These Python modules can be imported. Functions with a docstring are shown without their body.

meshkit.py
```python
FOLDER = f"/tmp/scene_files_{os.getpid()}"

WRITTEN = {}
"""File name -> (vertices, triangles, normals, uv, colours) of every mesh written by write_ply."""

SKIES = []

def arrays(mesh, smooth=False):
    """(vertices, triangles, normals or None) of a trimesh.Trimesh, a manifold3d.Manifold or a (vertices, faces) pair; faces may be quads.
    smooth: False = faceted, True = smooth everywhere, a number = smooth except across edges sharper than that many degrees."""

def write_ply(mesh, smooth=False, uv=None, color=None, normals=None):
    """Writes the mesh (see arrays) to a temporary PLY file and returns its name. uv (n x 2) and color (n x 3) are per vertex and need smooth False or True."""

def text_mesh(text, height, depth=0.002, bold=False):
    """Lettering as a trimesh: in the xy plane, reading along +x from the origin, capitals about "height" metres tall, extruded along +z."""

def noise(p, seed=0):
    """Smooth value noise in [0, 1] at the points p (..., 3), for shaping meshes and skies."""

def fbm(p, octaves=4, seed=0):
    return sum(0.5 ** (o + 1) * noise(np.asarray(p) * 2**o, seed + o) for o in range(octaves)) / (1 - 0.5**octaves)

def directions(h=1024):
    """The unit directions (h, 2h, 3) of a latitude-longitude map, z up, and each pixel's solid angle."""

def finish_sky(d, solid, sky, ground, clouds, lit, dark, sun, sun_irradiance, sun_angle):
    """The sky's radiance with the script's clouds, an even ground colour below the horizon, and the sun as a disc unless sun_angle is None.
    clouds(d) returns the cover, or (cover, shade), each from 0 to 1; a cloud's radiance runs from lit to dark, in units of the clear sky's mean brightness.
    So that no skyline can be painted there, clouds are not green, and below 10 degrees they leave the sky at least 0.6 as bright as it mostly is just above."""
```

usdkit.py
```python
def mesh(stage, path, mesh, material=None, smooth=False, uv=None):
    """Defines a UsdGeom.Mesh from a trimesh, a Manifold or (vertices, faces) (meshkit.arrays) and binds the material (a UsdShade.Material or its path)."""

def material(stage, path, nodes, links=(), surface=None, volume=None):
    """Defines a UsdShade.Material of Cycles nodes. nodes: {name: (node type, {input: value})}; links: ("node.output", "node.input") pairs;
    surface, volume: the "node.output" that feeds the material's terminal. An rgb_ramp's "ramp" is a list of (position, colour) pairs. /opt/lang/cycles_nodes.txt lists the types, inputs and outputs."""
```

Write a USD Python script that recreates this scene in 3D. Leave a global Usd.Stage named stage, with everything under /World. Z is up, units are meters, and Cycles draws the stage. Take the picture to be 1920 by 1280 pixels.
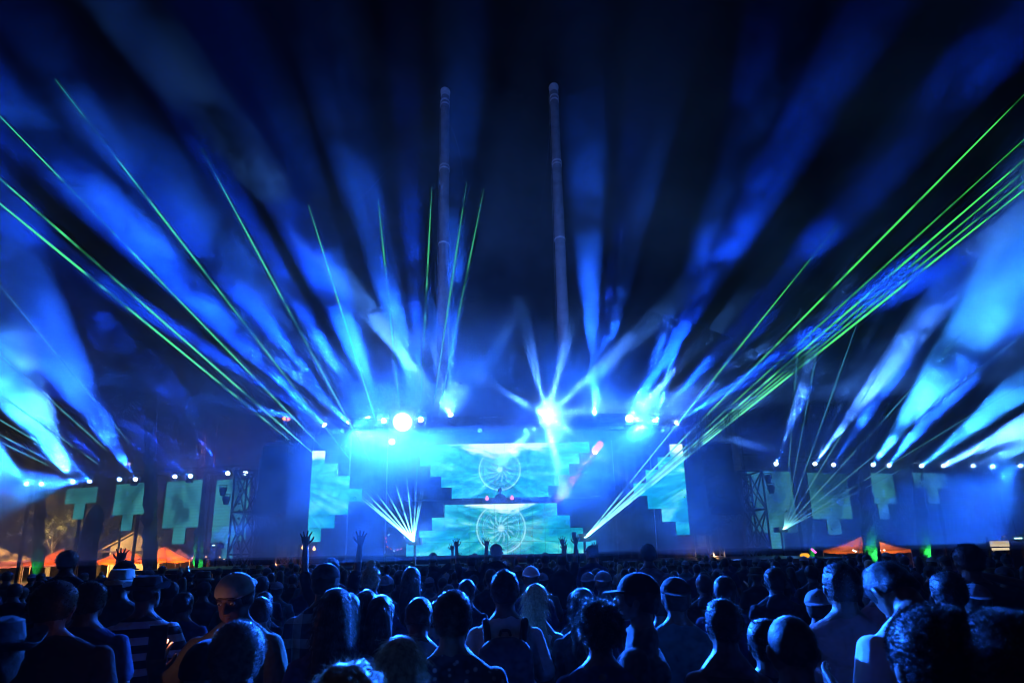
import math, random, numpy as np, trimesh, usdkit, meshkit
import manifold3d as m3
from manifold3d import Manifold
from pxr import Usd, UsdGeom, UsdLux, UsdShade, Gf, Sdf, Vt

stage = Usd.Stage.CreateInMemory()
UsdGeom.Xform.Define(stage, '/World')
random.seed(7)
RNG = np.random.default_rng(11)

# ------------------------------------------------------------------ camera
F, SHIFT, PITCH, ROLL, EYE = 853.33, 237.0, math.radians(10.2), math.radians(1.05), np.array([0, 0, 2.0])
cam = UsdGeom.Camera.Define(stage, '/World/camera')
cam.CreateHorizontalApertureAttr(36.0)
cam.CreateVerticalApertureAttr(24.0)
cam.CreateFocalLengthAttr(16.0)
cam.CreateVerticalApertureOffsetAttr(SHIFT / 1920 * 36)
cam.CreateFStopAttr(2.8)
cam.CreateFocusDistanceAttr(9.0)
cam.CreateExposureAttr(0.0)
fw = np.array([0, math.cos(PITCH), math.sin(PITCH)])
u0, r0 = np.array([0, -math.sin(PITCH), math.cos(PITCH)]), np.array([1.0, 0, 0])
CU = u0 * math.cos(ROLL) + r0 * math.sin(ROLL)
CR = r0 * math.cos(ROLL) - u0 * math.sin(ROLL)
M = np.eye(4); M[0, :3] = CR; M[1, :3] = CU; M[2, :3] = -fw; M[3, :3] = EYE
cam.AddTransformOp().Set(Gf.Matrix4d(*M.ravel()))

def at(px, py, Y):
    """the world point at depth Y (metres north of the camera) seen at a pixel of the 1920 x 1280 photograph"""
    d = CR * (px - 960) / F + CU * (640 + SHIFT - py) / F + fw
    return EYE + d * (Y / d[1])

# ------------------------------------------------------------------ sky and warm fill
SUN = np.array([-0.45, -0.55, 0.70]); SUN /= np.linalg.norm(SUN)
dome = UsdLux.DomeLight.Define(stage, '/World/sky')
skym = usdkit.material(stage, '/World/Looks/night_sky', {
    's': ('sky_texture', {'sky_type': 'single_scattering', 'sun_disc': False, 'sun_elevation': math.radians(-4.0), 'sun_rotation': math.pi}),
    't': ('mix', {'mix_type': 'multiply', 'fac': 1.0, 'color2': (0.10, 0.22, 1.0)}),
    'b': ('background_shader', {'strength': 0.005})},
    [('s.color', 't.color1'), ('t.color', 'b.color')], surface='b.background')
UsdShade.MaterialBindingAPI.Apply(dome.GetPrim()).Bind(skym)
dome.GetPrim().SetCustomDataByKey('kind', 'structure')
moon = UsdLux.DistantLight.Define(stage, '/World/moonlight')
moon.CreateIntensityAttr(0.0036); moon.CreateAngleAttr(8.0); moon.CreateNormalizeAttr(True); moon.CreateColorAttr((1.0, 0.72, 0.62))  # added warm fill from behind the camera that lifts the backs of the crowd
def frame(zaxis):
    z = np.array(zaxis, float); z /= np.linalg.norm(z)
    x = np.cross([0.0123, 1, 0.031], z); x /= np.linalg.norm(x)
    return x, np.cross(z, x), z
def xf(p, zaxis):
    x, y, z = frame(zaxis)
    m = np.eye(4); m[0, :3] = x; m[1, :3] = y; m[2, :3] = z; m[3, :3] = p
    return Gf.Matrix4d(*m.ravel())
moon.AddTransformOp().Set(xf((0, 0, 50), SUN))

# ------------------------------------------------------------------ helpers
USED = {}
def numbered(path):
    n = USED.get(path, -1) + 1
    USED[path] = n
    return path if n == 0 else f'{path}_{n:03d}'
def keys(p, label=None, cat=None, group=None, kind=None):
    for k, v in (('label', label), ('category', cat), ('group', group), ('kind', kind)):
        if v: p.SetCustomDataByKey(k, v)
    return p
def thing(name, label, cat, loc=(0, 0, 0), rz=0.0, s=1.0, group=None, mat=None):
    x = UsdGeom.Xform.Define(stage, numbered('/World/' + name))
    if mat is not None: x.AddTransformOp().Set(mat)
    else:
        x.AddTranslateOp().Set(Gf.Vec3d(*map(float, loc)))
        if rz: x.AddRotateZOp().Set(math.degrees(rz))
        if s != 1.0: x.AddScaleOp().Set(Gf.Vec3f(s, s, s))
    return keys(x.GetPrim(), label, cat, group)
def obj(name, mesh, mat, parent=None, smooth=35, **kw):
    path = numbered((str(parent.GetPath()) if parent else '/World') + '/' + name)
    return keys(usdkit.mesh(stage, path, mesh, mat, smooth).GetPrim(), **kw)
def copy(proto, loc, rz, s, label, group):
    was = proto.GetCustomData()
    t = thing(proto.GetName().rstrip('0123456789_'), label, was['category'], loc, rz, s, group)
    t.GetReferences().AddInternalReference(proto.GetPath()); t.SetInstanceable(True)
    return t
cat_ = trimesh.util.concatenate
def box(x0, x1, y0, y1, z0, z1):
    b = trimesh.creation.box([x1 - x0, y1 - y0, z1 - z0]); b.apply_translation([(x0 + x1) / 2, (y0 + y1) / 2, (z0 + z1) / 2]); return b
def bar(a, b, r, n=6, r2=None, cap=True):
    a, b = np.array(a, float), np.array(b, float); r2 = r if r2 is None else r2
    x, y, z = frame(b - a); t = np.arange(n) * 2 * np.pi / n
    c = np.cos(t)[:, None] * x + np.sin(t)[:, None] * y
    v = np.vstack([a + c * r, b + c * r2, [a], [b]]); f = []
    for i in range(n):
        j = (i + 1) % n
        f += [[i, j, n + j], [i, n + j, n + i]]
        if cap: f += [[2 * n, j, i], [2 * n + 1, n + i, n + j]]
    return trimesh.Trimesh(v, f, process=False)
def tube(pts, r, n=6):
    return cat_([bar(p, q, r, n) for p, q in zip(pts[:-1], pts[1:])])
def lathe(prof, n=24, c=(0, 0, 0)):
    m = trimesh.creation.revolve(np.array(prof, float), sections=n); m.apply_translation(c); return m
def boxat(c, sx, sy, sz, ax=None):
    b = trimesh.creation.box([sx, sy, sz])
    if ax is not None:
        x, y, z = ax; m = np.eye(4); m[:3, 0] = x; m[:3, 1] = y; m[:3, 2] = z; b.apply_transform(m)
    b.apply_translation(c); return b

# ------------------------------------------------------------------ materials
MATS = {}
def plain(name, col, rough=0.6, metal=0.0, bump=0.0, bscale=40.0, vary=0.25, vscale=6.0, spec=0.5, rand=0.0):
    if name in MATS: return MATS[name]
    n = {'g': ('texture_coordinate', {}), 'p': ('principled_bsdf', {'roughness': rough, 'metallic': metal, 'specular_ior_level': spec}),
         'n': ('noise_texture', {'scale': vscale, 'detail': 3.0}),
         'r': ('rgb_ramp', {'ramp': [(0.3, tuple(c * (1 - vary) for c in col)), (0.7, tuple(min(1, c * (1 + vary)) for c in col))]})}
    l = [('g.object', 'n.vector'), ('n.fac', 'r.fac')]
    if rand:
        n['o'] = ('object_info', {}); n['h'] = ('hsv', {'saturation': 1.0}); n['m'] = ('map_range', {'to_min': 1 - rand, 'to_max': 1 + rand})
        n['mh'] = ('map_range', {'to_min': 0.3, 'to_max': 0.7})
        l += [('o.random', 'm.value'), ('m.result', 'h.value'), ('o.random', 'mh.value'), ('mh.result', 'h.hue'), ('r.color', 'h.color'), ('h.color', 'p.base_color')]
    else: l += [('r.color', 'p.base_color')]
    if bump:
        n['bn'] = ('noise_texture', {'scale': bscale, 'detail': 4.0}); n['b'] = ('bump', {'strength': bump, 'distance': 0.02})
        l += [('g.object', 'bn.vector'), ('bn.fac', 'b.height'), ('b.normal', 'p.normal')]
    MATS[name] = usdkit.material(stage, '/World/Looks/' + name, n, l, surface='p.BSDF')
    return MATS[name]
def emit(name, col, strength):
    if name not in MATS:
        MATS[name] = usdkit.material(stage, '/World/Looks/' + name, {'e': ('emission', {'color': col, 'strength': strength})}, [], surface='e.emission')
    return MATS[name]
BLACK = plain('black_metal', (0.022, 0.022, 0.025), 0.5, 0.0, 0.1)
STEEL = plain('steel_tube', (0.30, 0.31, 0.33), 0.4, 0.7, 0.1)
DRAPE = plain('black_drape', (0.02, 0.02, 0.024), 0.9, bump=0.3, bscale=3)
ASPHALT = plain('trodden_grass', (0.05, 0.055, 0.04), 0.9, bump=0.6, bscale=25)

# ------------------------------------------------------------------ ground, haze and smoke
gx = np.linspace(-260, 260, 66); gy = np.linspace(-60, 320, 48)
X, Y = np.meshgrid(gx, gy); Z = meshkit.fbm(np.stack([X * .05, Y * .05, 0 * X], -1), 3) * 0.12 - 0.12 - 0.55 * np.clip((Y - 29) / 12, 0, 1)
gv = np.stack([X, Y, Z], -1).reshape(-1, 3); q = np.arange(66 * 47).reshape(47, 66)[:, :-1].ravel()
gf = np.vstack([np.stack([q, q + 1, q + 67], 1), np.stack([q, q + 67, q + 66], 1)])
obj('ground', (gv, gf), ASPHALT, smooth=True, kind='structure')
HAZE_D, SM_LO, SM_HI = 0.0003, 0.0024, 0.085
hz = usdkit.material(stage, '/World/Looks/haze_air', {'v': ('principled_volume', {'color': (0.9, 0.93, 1.0), 'density': HAZE_D, 'anisotropy': 0.25})}, [], volume='v.volume')
obj('haze', box(-270, 270, -65, 330, -1.3, 110), hz, smooth=False, kind='stuff')
sm = usdkit.material(stage, '/World/Looks/stage_smoke', {
    'g': ('geometry', {}),
    'mp': ('mapping', {'mapping_type': 'point', 'scale': (1.0, 1.0, 1.15), 'location': (3.7, 1.3, 0.4)}),
    'n': ('noise_texture', {'scale': 0.36, 'detail': 4.5, 'roughness': 0.64}),
    'r': ('map_range', {'range_type': 'smoothstep', 'from_min': 0.455, 'from_max': 0.62, 'to_min': SM_LO, 'to_max': SM_HI}),
    'x': ('separate_xyz', {}), 'hz': ('map_range', {'range_type': 'smoothstep', 'from_min': 6.0, 'from_max': 13.5, 'to_min': 1.0, 'to_max': 0.0}), 'm': ('math', {'math_type': 'multiply'}),
    'v': ('principled_volume', {'color': (0.92, 0.95, 1.0), 'anisotropy': 0.3})},
    [('g.position', 'mp.vector'), ('mp.vector', 'n.vector'), ('n.fac', 'r.value'), ('g.position', 'x.vector'), ('x.z', 'hz.value'), ('r.result', 'm.value1'), ('hz.result', 'm.value2'), ('m.value', 'v.density')], volume='v.volume')
obj('stage_smoke', box(-48, 48, 5, 40, 1.9, 15.0), sm, smooth=False, kind='stuff')
sh = usdkit.material(stage, '/World/Looks/stage_haze', {'v': ('principled_volume', {'color': (0.92, 0.95, 1.0), 'density': 0.0024, 'anisotropy': 0.2})}, [], volume='v.volume')
sb = trimesh.creation.icosphere(3); sb.vertices *= [13, 7.5, 5.5]; sb.apply_translation([-.6, 19.5, 6.6])
obj('stage_haze', sb, sh, smooth=True, kind='stuff')

def puff(px, py, Yd, R, dens, core=0.0):
    """a ball of smoke, densest at its middle, mostly added to give lamps a glow"""
    c = at(px, py, Yd)
    m_ = usdkit.material(stage, numbered('/World/Looks/puff_smoke'), {'g': ('geometry', {}), 'd': ('vector_math', {'math_type': 'distance', 'vector2': tuple(map(float, c))}),
        'r': ('map_range', {'range_type': 'smoothstep', 'from_min': R * core, 'from_max': R, 'to_min': dens, 'to_max': 0.0}), 'v': ('principled_volume', {'color': (.95, .97, 1.0), 'anisotropy': .1})},
        [('g.position', 'd.vector1'), ('d.value', 'r.value'), ('r.result', 'v.density')], volume='v.volume')
    b = trimesh.creation.icosphere(2, R); b.apply_translation(c); obj('smoke_puff', b, m_, smooth=True, kind='stuff')
puff(755, 791, 20.0, 2.0, .016)  # added smoke that makes the halo round the blinder
puff(755, 791, 19.75, .95, .55, .1)
puff(848, 765, 20.4, 1.35, .17, .6)  # added round each rayed lamp so its rays show and fade
puff(1025, 780, 20.35, 1.6, .17, .6)
puff(1122, 752, 20.4, 1.7, .22)
puff(1215, 765, 20.2, 2.3, .14, .4)
puff(10, 925, 24, 4.5, .035)
puff(1850, 885, 26, 5.5, .03)
# ------------------------------------------------------------------ smokestacks behind the stage
CONC = plain('stack_concrete', (0.25, 0.26, 0.27), 0.8, bump=0.15, bscale=2, vary=0.15, vscale=0.4)
CONCW = plain('stack_white_paint', (0.7, 0.7, 0.68), 0.7, vary=0.15, vscale=1)
def smokestack(px, py, Yd, label):
    top = at(px, py, Yd); h = top[2]; rt, rb = 0.86, 1.35
    R = lambda z: rb + (rt - rb) * z / h
    t = thing('smokestack', label, 'smokestack', (top[0], Yd, 0))
    obj('shaft', lathe([(0, 0), (R(0), 0), (R(h * .5), h * .5), (rt, h - 1.6), (rt, h - 1.5), (0, h - 1.5)], 32), CONC, t)
    obj('white_cap', lathe([(0, h - 1.5), (rt + .06, h - 1.5), (rt + .06, h - .35), (rt + .16, h - .3), (rt + .16, h), (rt - .15, h), (rt - .15, h - .3), (0, h - .3)], 32), CONCW, t)
    for zz, w in ((h - 2.9, .35), (h - 3.8, .3), (h - 18.5, .3), (h - 19.2, .25), (h - 36, .3)):
        obj('band', lathe([(R(zz) - .1, zz), (R(zz) + .07, zz), (R(zz) + .07, zz + w), (R(zz) - .1, zz + w)], 32), CONCW, t)
    side = -1
    obj('ladder', cat_([bar((side * (R(z) + .2), -.1, z), (side * (R(z) + .2), .4, z), .03, 4) for z in np.arange(2, h - 2, .8)] +
        [bar((side * (R(2) + .2), o, 2), (side * (R(h) + .2), o, h - 2), .035, 4) for o in (-.1, .4)]), STEEL, t)
    for k in range(int(h // 6)):
        z = 6 * k + 3
        obj('ladder_clamp', bar((side * R(z) * .9, .1, z), (side * (R(z) + .25), .1, z), .05, 4), STEEL, t)
    return top
A = smokestack(835, 172, 80, 'left of the two tall concrete smokestacks with a white banded cap')
B = smokestack(1038, 164, 80, 'right of the two tall concrete smokestacks with a white banded cap')
p0, p1 = A + [0.9, 0, -1.2], B + [-0.9, 0, -1.6]
pts = [p0 + (p1 - p0) * t - np.array([0, 0, 0.5 * math.sin(math.pi * t)]) for t in np.linspace(0, 1, 13)]
obj('cable', tube(pts, 0.028, 5), BLACK, label='thin cable strung between the tops of the two smokestacks', cat='cable')
for P, q2, lab in ((A, at(868, 330, 79), 'slack cable hanging down from the left smokestack'), (B, at(1012, 400, 79), 'slack cable hanging down left of the right smokestack')):
    s = P + [(.95 if q2[0] > P[0] else -.95), -.2, -8]
    pts = [s + (q2 - s) * t + np.array([0.5 * math.sin(math.pi * t) * (1 if q2[0] > P[0] else .6), 0, 0]) for t in np.linspace(0, 1, 11)]
    obj('cable', tube(pts, 0.04, 5), STEEL, label=lab, cat='cable')
w = at(737, 308, 60); w2 = at(640, 412, 60)
obj('cable', bar(w, w2, .03, 5), STEEL, label='short loose guy wire slanting left of the left smokestack', cat='cable')

# ------------------------------------------------------------------ stage
XC = at(937, 880, 21)[0]
st = thing('stage', 'concert stage deck with black skirt and stepped black backdrop', 'stage', (XC, 0, 0))
obj('deck', box(-13.5, 13.5, 17.0, 27, 1.35, 1.5), plain('stage_ply', (0.03, 0.03, 0.032), 0.5), st, smooth=False)
for k in range(9):
    x = -13.4 + k * 26.8 / 9
    n = 14; xs = np.linspace(x, x + 26.8 / 9 - .02, n); ys = 17.02 + 0.05 * np.sin(np.arange(n) * 2.3)
    v = np.vstack([np.stack([xs, ys, np.full(n, .0)], 1), np.stack([xs, ys, np.full(n, 1.34)], 1)])
    f = np.vstack([[[i, i + 1, n + i + 1], [i, n + i + 1, n + i]] for i in range(n - 1)])
    v2 = v + [0, .03, 0]
    obj('skirt', (np.vstack([v, v2]), np.vstack([f, f[:, ::-1] + 2 * n])), DRAPE, st, smooth=True)
for k in range(12):
    x = -11.4 + k * 1.9; n = 16
    xs = np.linspace(x, x + 1.86, n); ys = 22.6 + 0.07 * np.sin(np.arange(n) * 1.9 + k)
    v = np.vstack([np.stack([xs, ys, np.full(n, 1.5)], 1), np.stack([xs, ys, np.full(n, 8.0)], 1)])
    f = np.vstack([[[i, i + 1, n + i + 1], [i, n + i + 1, n + i]] for i in range(n - 1)])
    obj('backdrop_drape', (np.vstack([v, v + [0, .02, 0]]), np.vstack([f, f[:, ::-1] + 2 * n])), DRAPE, st, smooth=True)
obj('riser', box(-4.6, 4.6, 18.8, 22, 1.504, 3.0), DRAPE, st, smooth=False)
# stepped black set pieces either side of the screens
for sgn in (-1, 1):
    for i, w_ in enumerate((0, 1, 2, 3, 4)):
        obj('step_block', box(*sorted((sgn * (4.25 - .5 * w_ - (0.0)), sgn * (4.77 + .0))), 21.16, 21.5, 6.9 - .5 * (i + 1) + .003, 6.9 - .5 * i - .003), BLACK, st, smooth=False)
    for i, w_ in enumerate((3, 2, 1)):
        obj('step_block', box(*sorted((sgn * (3.75 - .5 * w_), sgn * 4.3)), 18.45, 18.7, 3.9 - .5 * (i + 1) + .003, 3.9 - .5 * i - .003), BLACK, st, smooth=False)

# LED walls ----------------------------------------------------------
def led_wall_mat(name, cx, cz, mid, gain, mandala=True, sc=1.0):
    """picture playing on a screen: pale sky, teal water, a pale wheel in the middle; metres about (cx, cz)"""
    n = {'g': ('geometry', {}), 'o': ('vector_math', {'math_type': 'subtract', 'vector2': (cx, 0, cz)}), 'x': ('separate_xyz', {})}
    l = [('g.position', 'o.vector1'), ('o.vector', 'x.vector')]
    def mt(k, op, a, b=None, c=None):
        d = {'math_type': op}
        for i, s in enumerate((a, b, c)):
            if s is None: continue
            if isinstance(s, str): l.append((s, f'{k}.value{i+1}'))
            else: d[f'value{i+1}'] = s
        n[k] = ('math', d); return k + '.value'
    ax = mt('ax', 'absolute', 'x.x')
    n['st'] = ('mapping', {'scale': (0.55, 0.2, 1.5), 'location': (mid, 0, 0)}); l.append(('o.vector', 'st.vector'))
    n['n1'] = ('noise_texture', {'scale': 0.95 / sc, 'detail': 4.0, 'roughness': 0.55, 'distortion': 1.4}); l.append(('st.vector', 'n1.vector'))
    # streaks fanning out from the middle
    ang = mt('an', 'arctan2', 'x.z', mt('axp', 'add', ax, 0.35))
    n['cv'] = ('combine_xyz', {'y': mid}); l.append((mt('as', 'multiply', ang, 5.0), 'cv.x')); l.append((mt('axs', 'multiply', ax, 0.35), 'cv.z'))
    n['n2'] = ('noise_texture', {'scale': 1.3, 'detail': 4.0, 'roughness': 0.6}); l.append(('cv.vector', 'n2.vector'))
    # pale sky above a rising curve
    lim = mt('lm', 'multiply_add', mt('axq', 'multiply', ax, 0.30), 1.0, 0.55)
    h = mt('h0', 'subtract', 'x.z', lim)
    h = mt('h1', 'multiply_add', mt('n1c', 'subtract', 'n1.fac', 0.5), 1.7, h)
    n['sk'] = ('map_range', {'range_type': 'smoothstep', 'from_min': -0.08, 'from_max': 0.32, 'to_min': 0.0, 'to_max': 1.0, 'clamp': True}); l.append((h, 'sk.value'))
    body = mt('bd', 'add', mt('b1', 'multiply', 'n1.fac', 0.5), mt('b2', 'multiply', 'n2.fac', 0.5))
    n['rp'] = ('rgb_ramp', {'ramp': [(0.30, (0.0, 0.10, 0.14)), (0.44, (0.0, 0.26, 0.32)), (0.53, (0.02, 0.43, 0.43)), (0.60, (0.10, 0.60, 0.54)), (0.70, (0.45, 0.85, 0.78))]}); l.append((body, 'rp.fac'))
    n['mx'] = ('mix', {'mix_type': 'mix', 'color2': (0.72, 0.95, 0.86)}); l += [('sk.result', 'mx.fac'), ('rp.color', 'mx.color1')]
    last = 'mx.color'
    if mandala:
        rr = mt('rr', 'sqrt', mt('r2', 'add', mt('xx', 'multiply', 'x.x', 'x.x'), mt('zz', 'multiply', 'x.z', 'x.z')))
        th = mt('th', 'arctan2', 'x.z', 'x.x')
        tot = None
        for i, (r_, w_, a_) in enumerate(((0.96, .022, .5), (0.88, .010, .2), (0.72, .012, .28), (0.64, .010, .2), (0.30, .012, .25), (0.0, .10, .75))):
            d = mt(f'd{i}', 'absolute', mt(f'e{i}', 'subtract', rr, r_))
            n[f'k{i}'] = ('map_range', {'range_type': 'smoothstep', 'from_min': w_ * 2, 'from_max': w_ * .6, 'to_min': 0.0, 'to_max': a_, 'clamp': True}); l.append((d, f'k{i}.value'))
            tot = f'k{i}.result' if tot is None else mt(f't{i}', 'maximum', tot, f'k{i}.result')
        spi = mt('sp', 'sine', mt('s1', 'multiply_add', rr, 14.0, mt('s2', 'multiply', th, 13.0)))
        n['ks'] = ('map_range', {'from_min': 0.1, 'from_max': 0.8, 'to_min': 0.0, 'to_max': 0.34, 'clamp': True}); l.append((spi, 'ks.value'))
        n['kr'] = ('map_range', {'from_min': 0.62, 'from_max': 0.45, 'to_min': 0.0, 'to_max': 1.0, 'clamp': True}); l.append((rr, 'kr.value'))
        tot = mt('tt', 'maximum', tot, mt('sk2', 'multiply', 'ks.result', 'kr.result'))
        n['mm'] = ('mix', {'mix_type': 'mix', 'color2': (0.55, 0.95, 0.95)}); l += [(tot, 'mm.fac'), (last, 'mm.color1')]
        last = 'mm.color'
    # rows of diodes
    px = mt('dx', 'sine', mt('dx1', 'multiply', 'x.x', 2 * math.pi / 0.05)); pz = mt('dz', 'sine', mt('dz1', 'multiply', 'x.z', 2 * math.pi / 0.05))
    dd = mt('dd', 'multiply_add', mt('dp', 'multiply', px, pz), 0.10, gain)
    n['e'] = ('emission', {}); l += [(last, 'e.color'), (dd, 'e.strength')]
    return usdkit.material(stage, '/World/Looks/' + name, n, l, surface='e.emission')
def led_screen(name, label, origin, ax, cells, w, h, mat):
    """cells: list of (column, row) from the screen's top-left corner; ax: unit vector along the wall to the right"""
    t = thing(name, label, 'screen', origin)
    ax = np.array(ax, float); nn = np.array([ax[1], -ax[0], 0.0])
    g = 0.010
    for c, r in cells:
        ctr = ax * (c + .5) * w + np.array([0, 0, -(r + .5) * h])
        p = obj('led_panel', boxat(ctr, w - g, .03, h - g, (ax, -nn, np.array([0, 0, 1.0]))), mat, t, smooth=False)
    fr = [boxat(ax * (c + .5) * w + np.array([0, 0, -(r + .5) * h]) - nn * .06, w - .03, .07, h - .03, (ax, -nn, np.array([0, 0, 1.0]))) for c, r in cells]
    obj('frame', cat_(fr), BLACK, t, smooth=False)
    return t
SM = 0.5
top = at(937, 828, 21); cz = at(938, 880, 21)[2]
led_screen('led_screen', 'wide upper LED screen with a pale wheel above the performer', (XC - 4.25, 21, 6.97), (1, 0, 0),
           [(c, r) for r in range(5) for c in range(r, 17 - r)], .5, .515, led_wall_mat('upper_screen_picture', XC, cz, 1.7, 1.6))
XL = at(939.5, 990, 18.2)[0]
led_screen('led_screen', 'lower LED screen with a pale wheel, directly above the crowd', (XL - 3.75, 18.2, at(940, 944, 18.2)[2]), (1, 0, 0),
           [(c, r) for r in range(4) for c in range(3 - r, 12 + r)], .5, .5, led_wall_mat('lower_screen_picture', XL, at(939, 990, 18.2)[2], 4.1, 1.6, sc=.9))
WID = (1, 2, 3, 4, 3, 2, 1)
o = at(586, 845, 17.3); zc = o[2] - 1.2
led_screen('led_screen', 'stepped LED screen on the left side of the stage', o, (1, 0, 0), [(c, r) for r, k in enumerate(WID) for c in range(k)], .5, .5,
           led_wall_mat('left_screen_picture', o[0] - .5, zc, 0.2, 1.7, False))
o = at(1279, 832, 17.3); o2 = o - np.array([2.0, 0, 0])
led_screen('led_screen', 'stepped LED screen on the right side of the stage', o2, (1, 0, 0), [(3 - c, r) for r, k in enumerate(WID) for c in range(k)], .5, .5,
           led_wall_mat('right_screen_picture', o[0] + .5, zc, 2.6, 1.7, False))
def wing_mat(name, seed):
    return usdkit.material(stage, '/World/Looks/' + name, {
        'g': ('geometry', {}), 'mp': ('mapping', {'scale': (.6, .6, .45), 'rotation': (0, 0.5, 0), 'location': (seed, seed * .7, 0)}),
        'n': ('noise_texture', {'scale': 0.7, 'detail': 3.0, 'distortion': 1.2}),
        'r': ('rgb_ramp', {'ramp': [(0.36, (0.008, 0.055, 0.07)), (0.47, (0.02, 0.145, 0.16)), (0.6, (0.035, 0.225, 0.23))]}),
        'w': ('wave_texture', {'bands_direction': 'z', 'scale': 1.7, 'distortion': 0.6}), 'k': ('map_range', {'to_min': 1.35, 'to_max': 2.0}),
        'e': ('emission', {})}, [('g.position', 'mp.vector'), ('mp.vector', 'n.vector'), ('n.fac', 'r.fac'), ('r.color', 'e.color'), ('g.position', 'w.vector'), ('w.fac', 'k.value'), ('k.result', 'e.strength')], surface='e.emission')
WM = [wing_mat('wing_picture_a', 3.1), wing_mat('wing_picture_b', 7.7)]
ORD = ['first', 'second', 'third', 'fourth', 'fifth', 'sixth', 'seventh', 'eighth', 'ninth', 'tenth', 'eleventh', 'twelfth']
WING = {'left': [(126, 183, 916, 29.6, 30.2, 1), (219, 276, 908, 28.3, 29.0, 2), (314, 379.5, 903, 27.2, 27.9, 3), (407, 469, 900, 26.3, 26.9, 4)],
        'right': [(1400, 1481, 882, 26.3, 26.9, 4), (1513, 1586, 885.5, 27.2, 27.9, 3), (1618, 1672, 885.5, 28.3, 29.0, 2), (1711, 1772, 886, 29.6, 30.2, 1)]}
SIZE = {1: 'smallest', 2: 'second smallest', 3: 'second largest', 4: 'largest'}
for side, L in WING.items():
    for x0, x1, y0, Ya, Yb, n_ in L:
        ya, yb = (Yb, Ya) if side == 'left' else (Ya, Yb)
        a, b = at(x0, y0, ya), at(x1, y0, yb); b[2] = a[2]
        d = b - a; W = np.linalg.norm(d) / 3; H_ = 29.3 / F * ya
        led_screen('wing_screen', f'{SIZE[n_]} teal T-shaped LED screen hanging in the {side} wing', a, d / np.linalg.norm(d),
                   [(c, r) for r in range(n_) for c in range(3)] + [(1, n_)], W, H_, WM[n_ % 2])

# trusses and towers ---------------------------------------------------
def truss(t, a, b, w, bays, r=.03, mat=STEEL, each=False):
    a, b = np.array(a, float), np.array(b, float); x, y, z = frame(b - a)
    off = [(x * i + y * j) * w / 2 for i, j in ((-1, -1), (1, -1), (1, 1), (-1, 1))]
    for o_ in off: obj('chord', bar(a + o_, b + o_, r), mat, t)
    br = []
    for k in range(bays):
        p, q_ = a + (b - a) * k / bays, a + (b - a) * (k + 1) / bays
        for i in range(4):
            o1, o2_ = off[i], off[(i + 1) % 4]
            if (k + i) % 2: o1, o2_ = o2_, o1
            br.append(bar(p + o1, q_ + o2_, r * .6, 5))
            br.append(bar(p + off[i], p + off[(i + 1) % 4], r * .6, 5))
    if each:
        for m_ in br: obj('brace', m_, mat, t)
    else: obj('bracing', cat_(br), mat, t, kind='stuff')
def truss_thing(name, label, cat, segs):
    t = thing(name, label, cat)
    for s in segs: truss(t, *s)
    return t
ZT = at(937, 800, 21.5)[2]
truss_thing('lighting_truss', 'horizontal lighting truss over the stage front, above the upper screen', 'truss', [((XC - 9.2, 20.6, ZT), (XC + 9.2, 20.6, ZT), .42, 24)])
truss_thing('roof_truss', 'rear roof truss crossing above the stage', 'truss', [((XC - 10, 25.5, ZT + 1.4), (XC + 10, 25.5, ZT + 1.4), .5, 22)])
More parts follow.
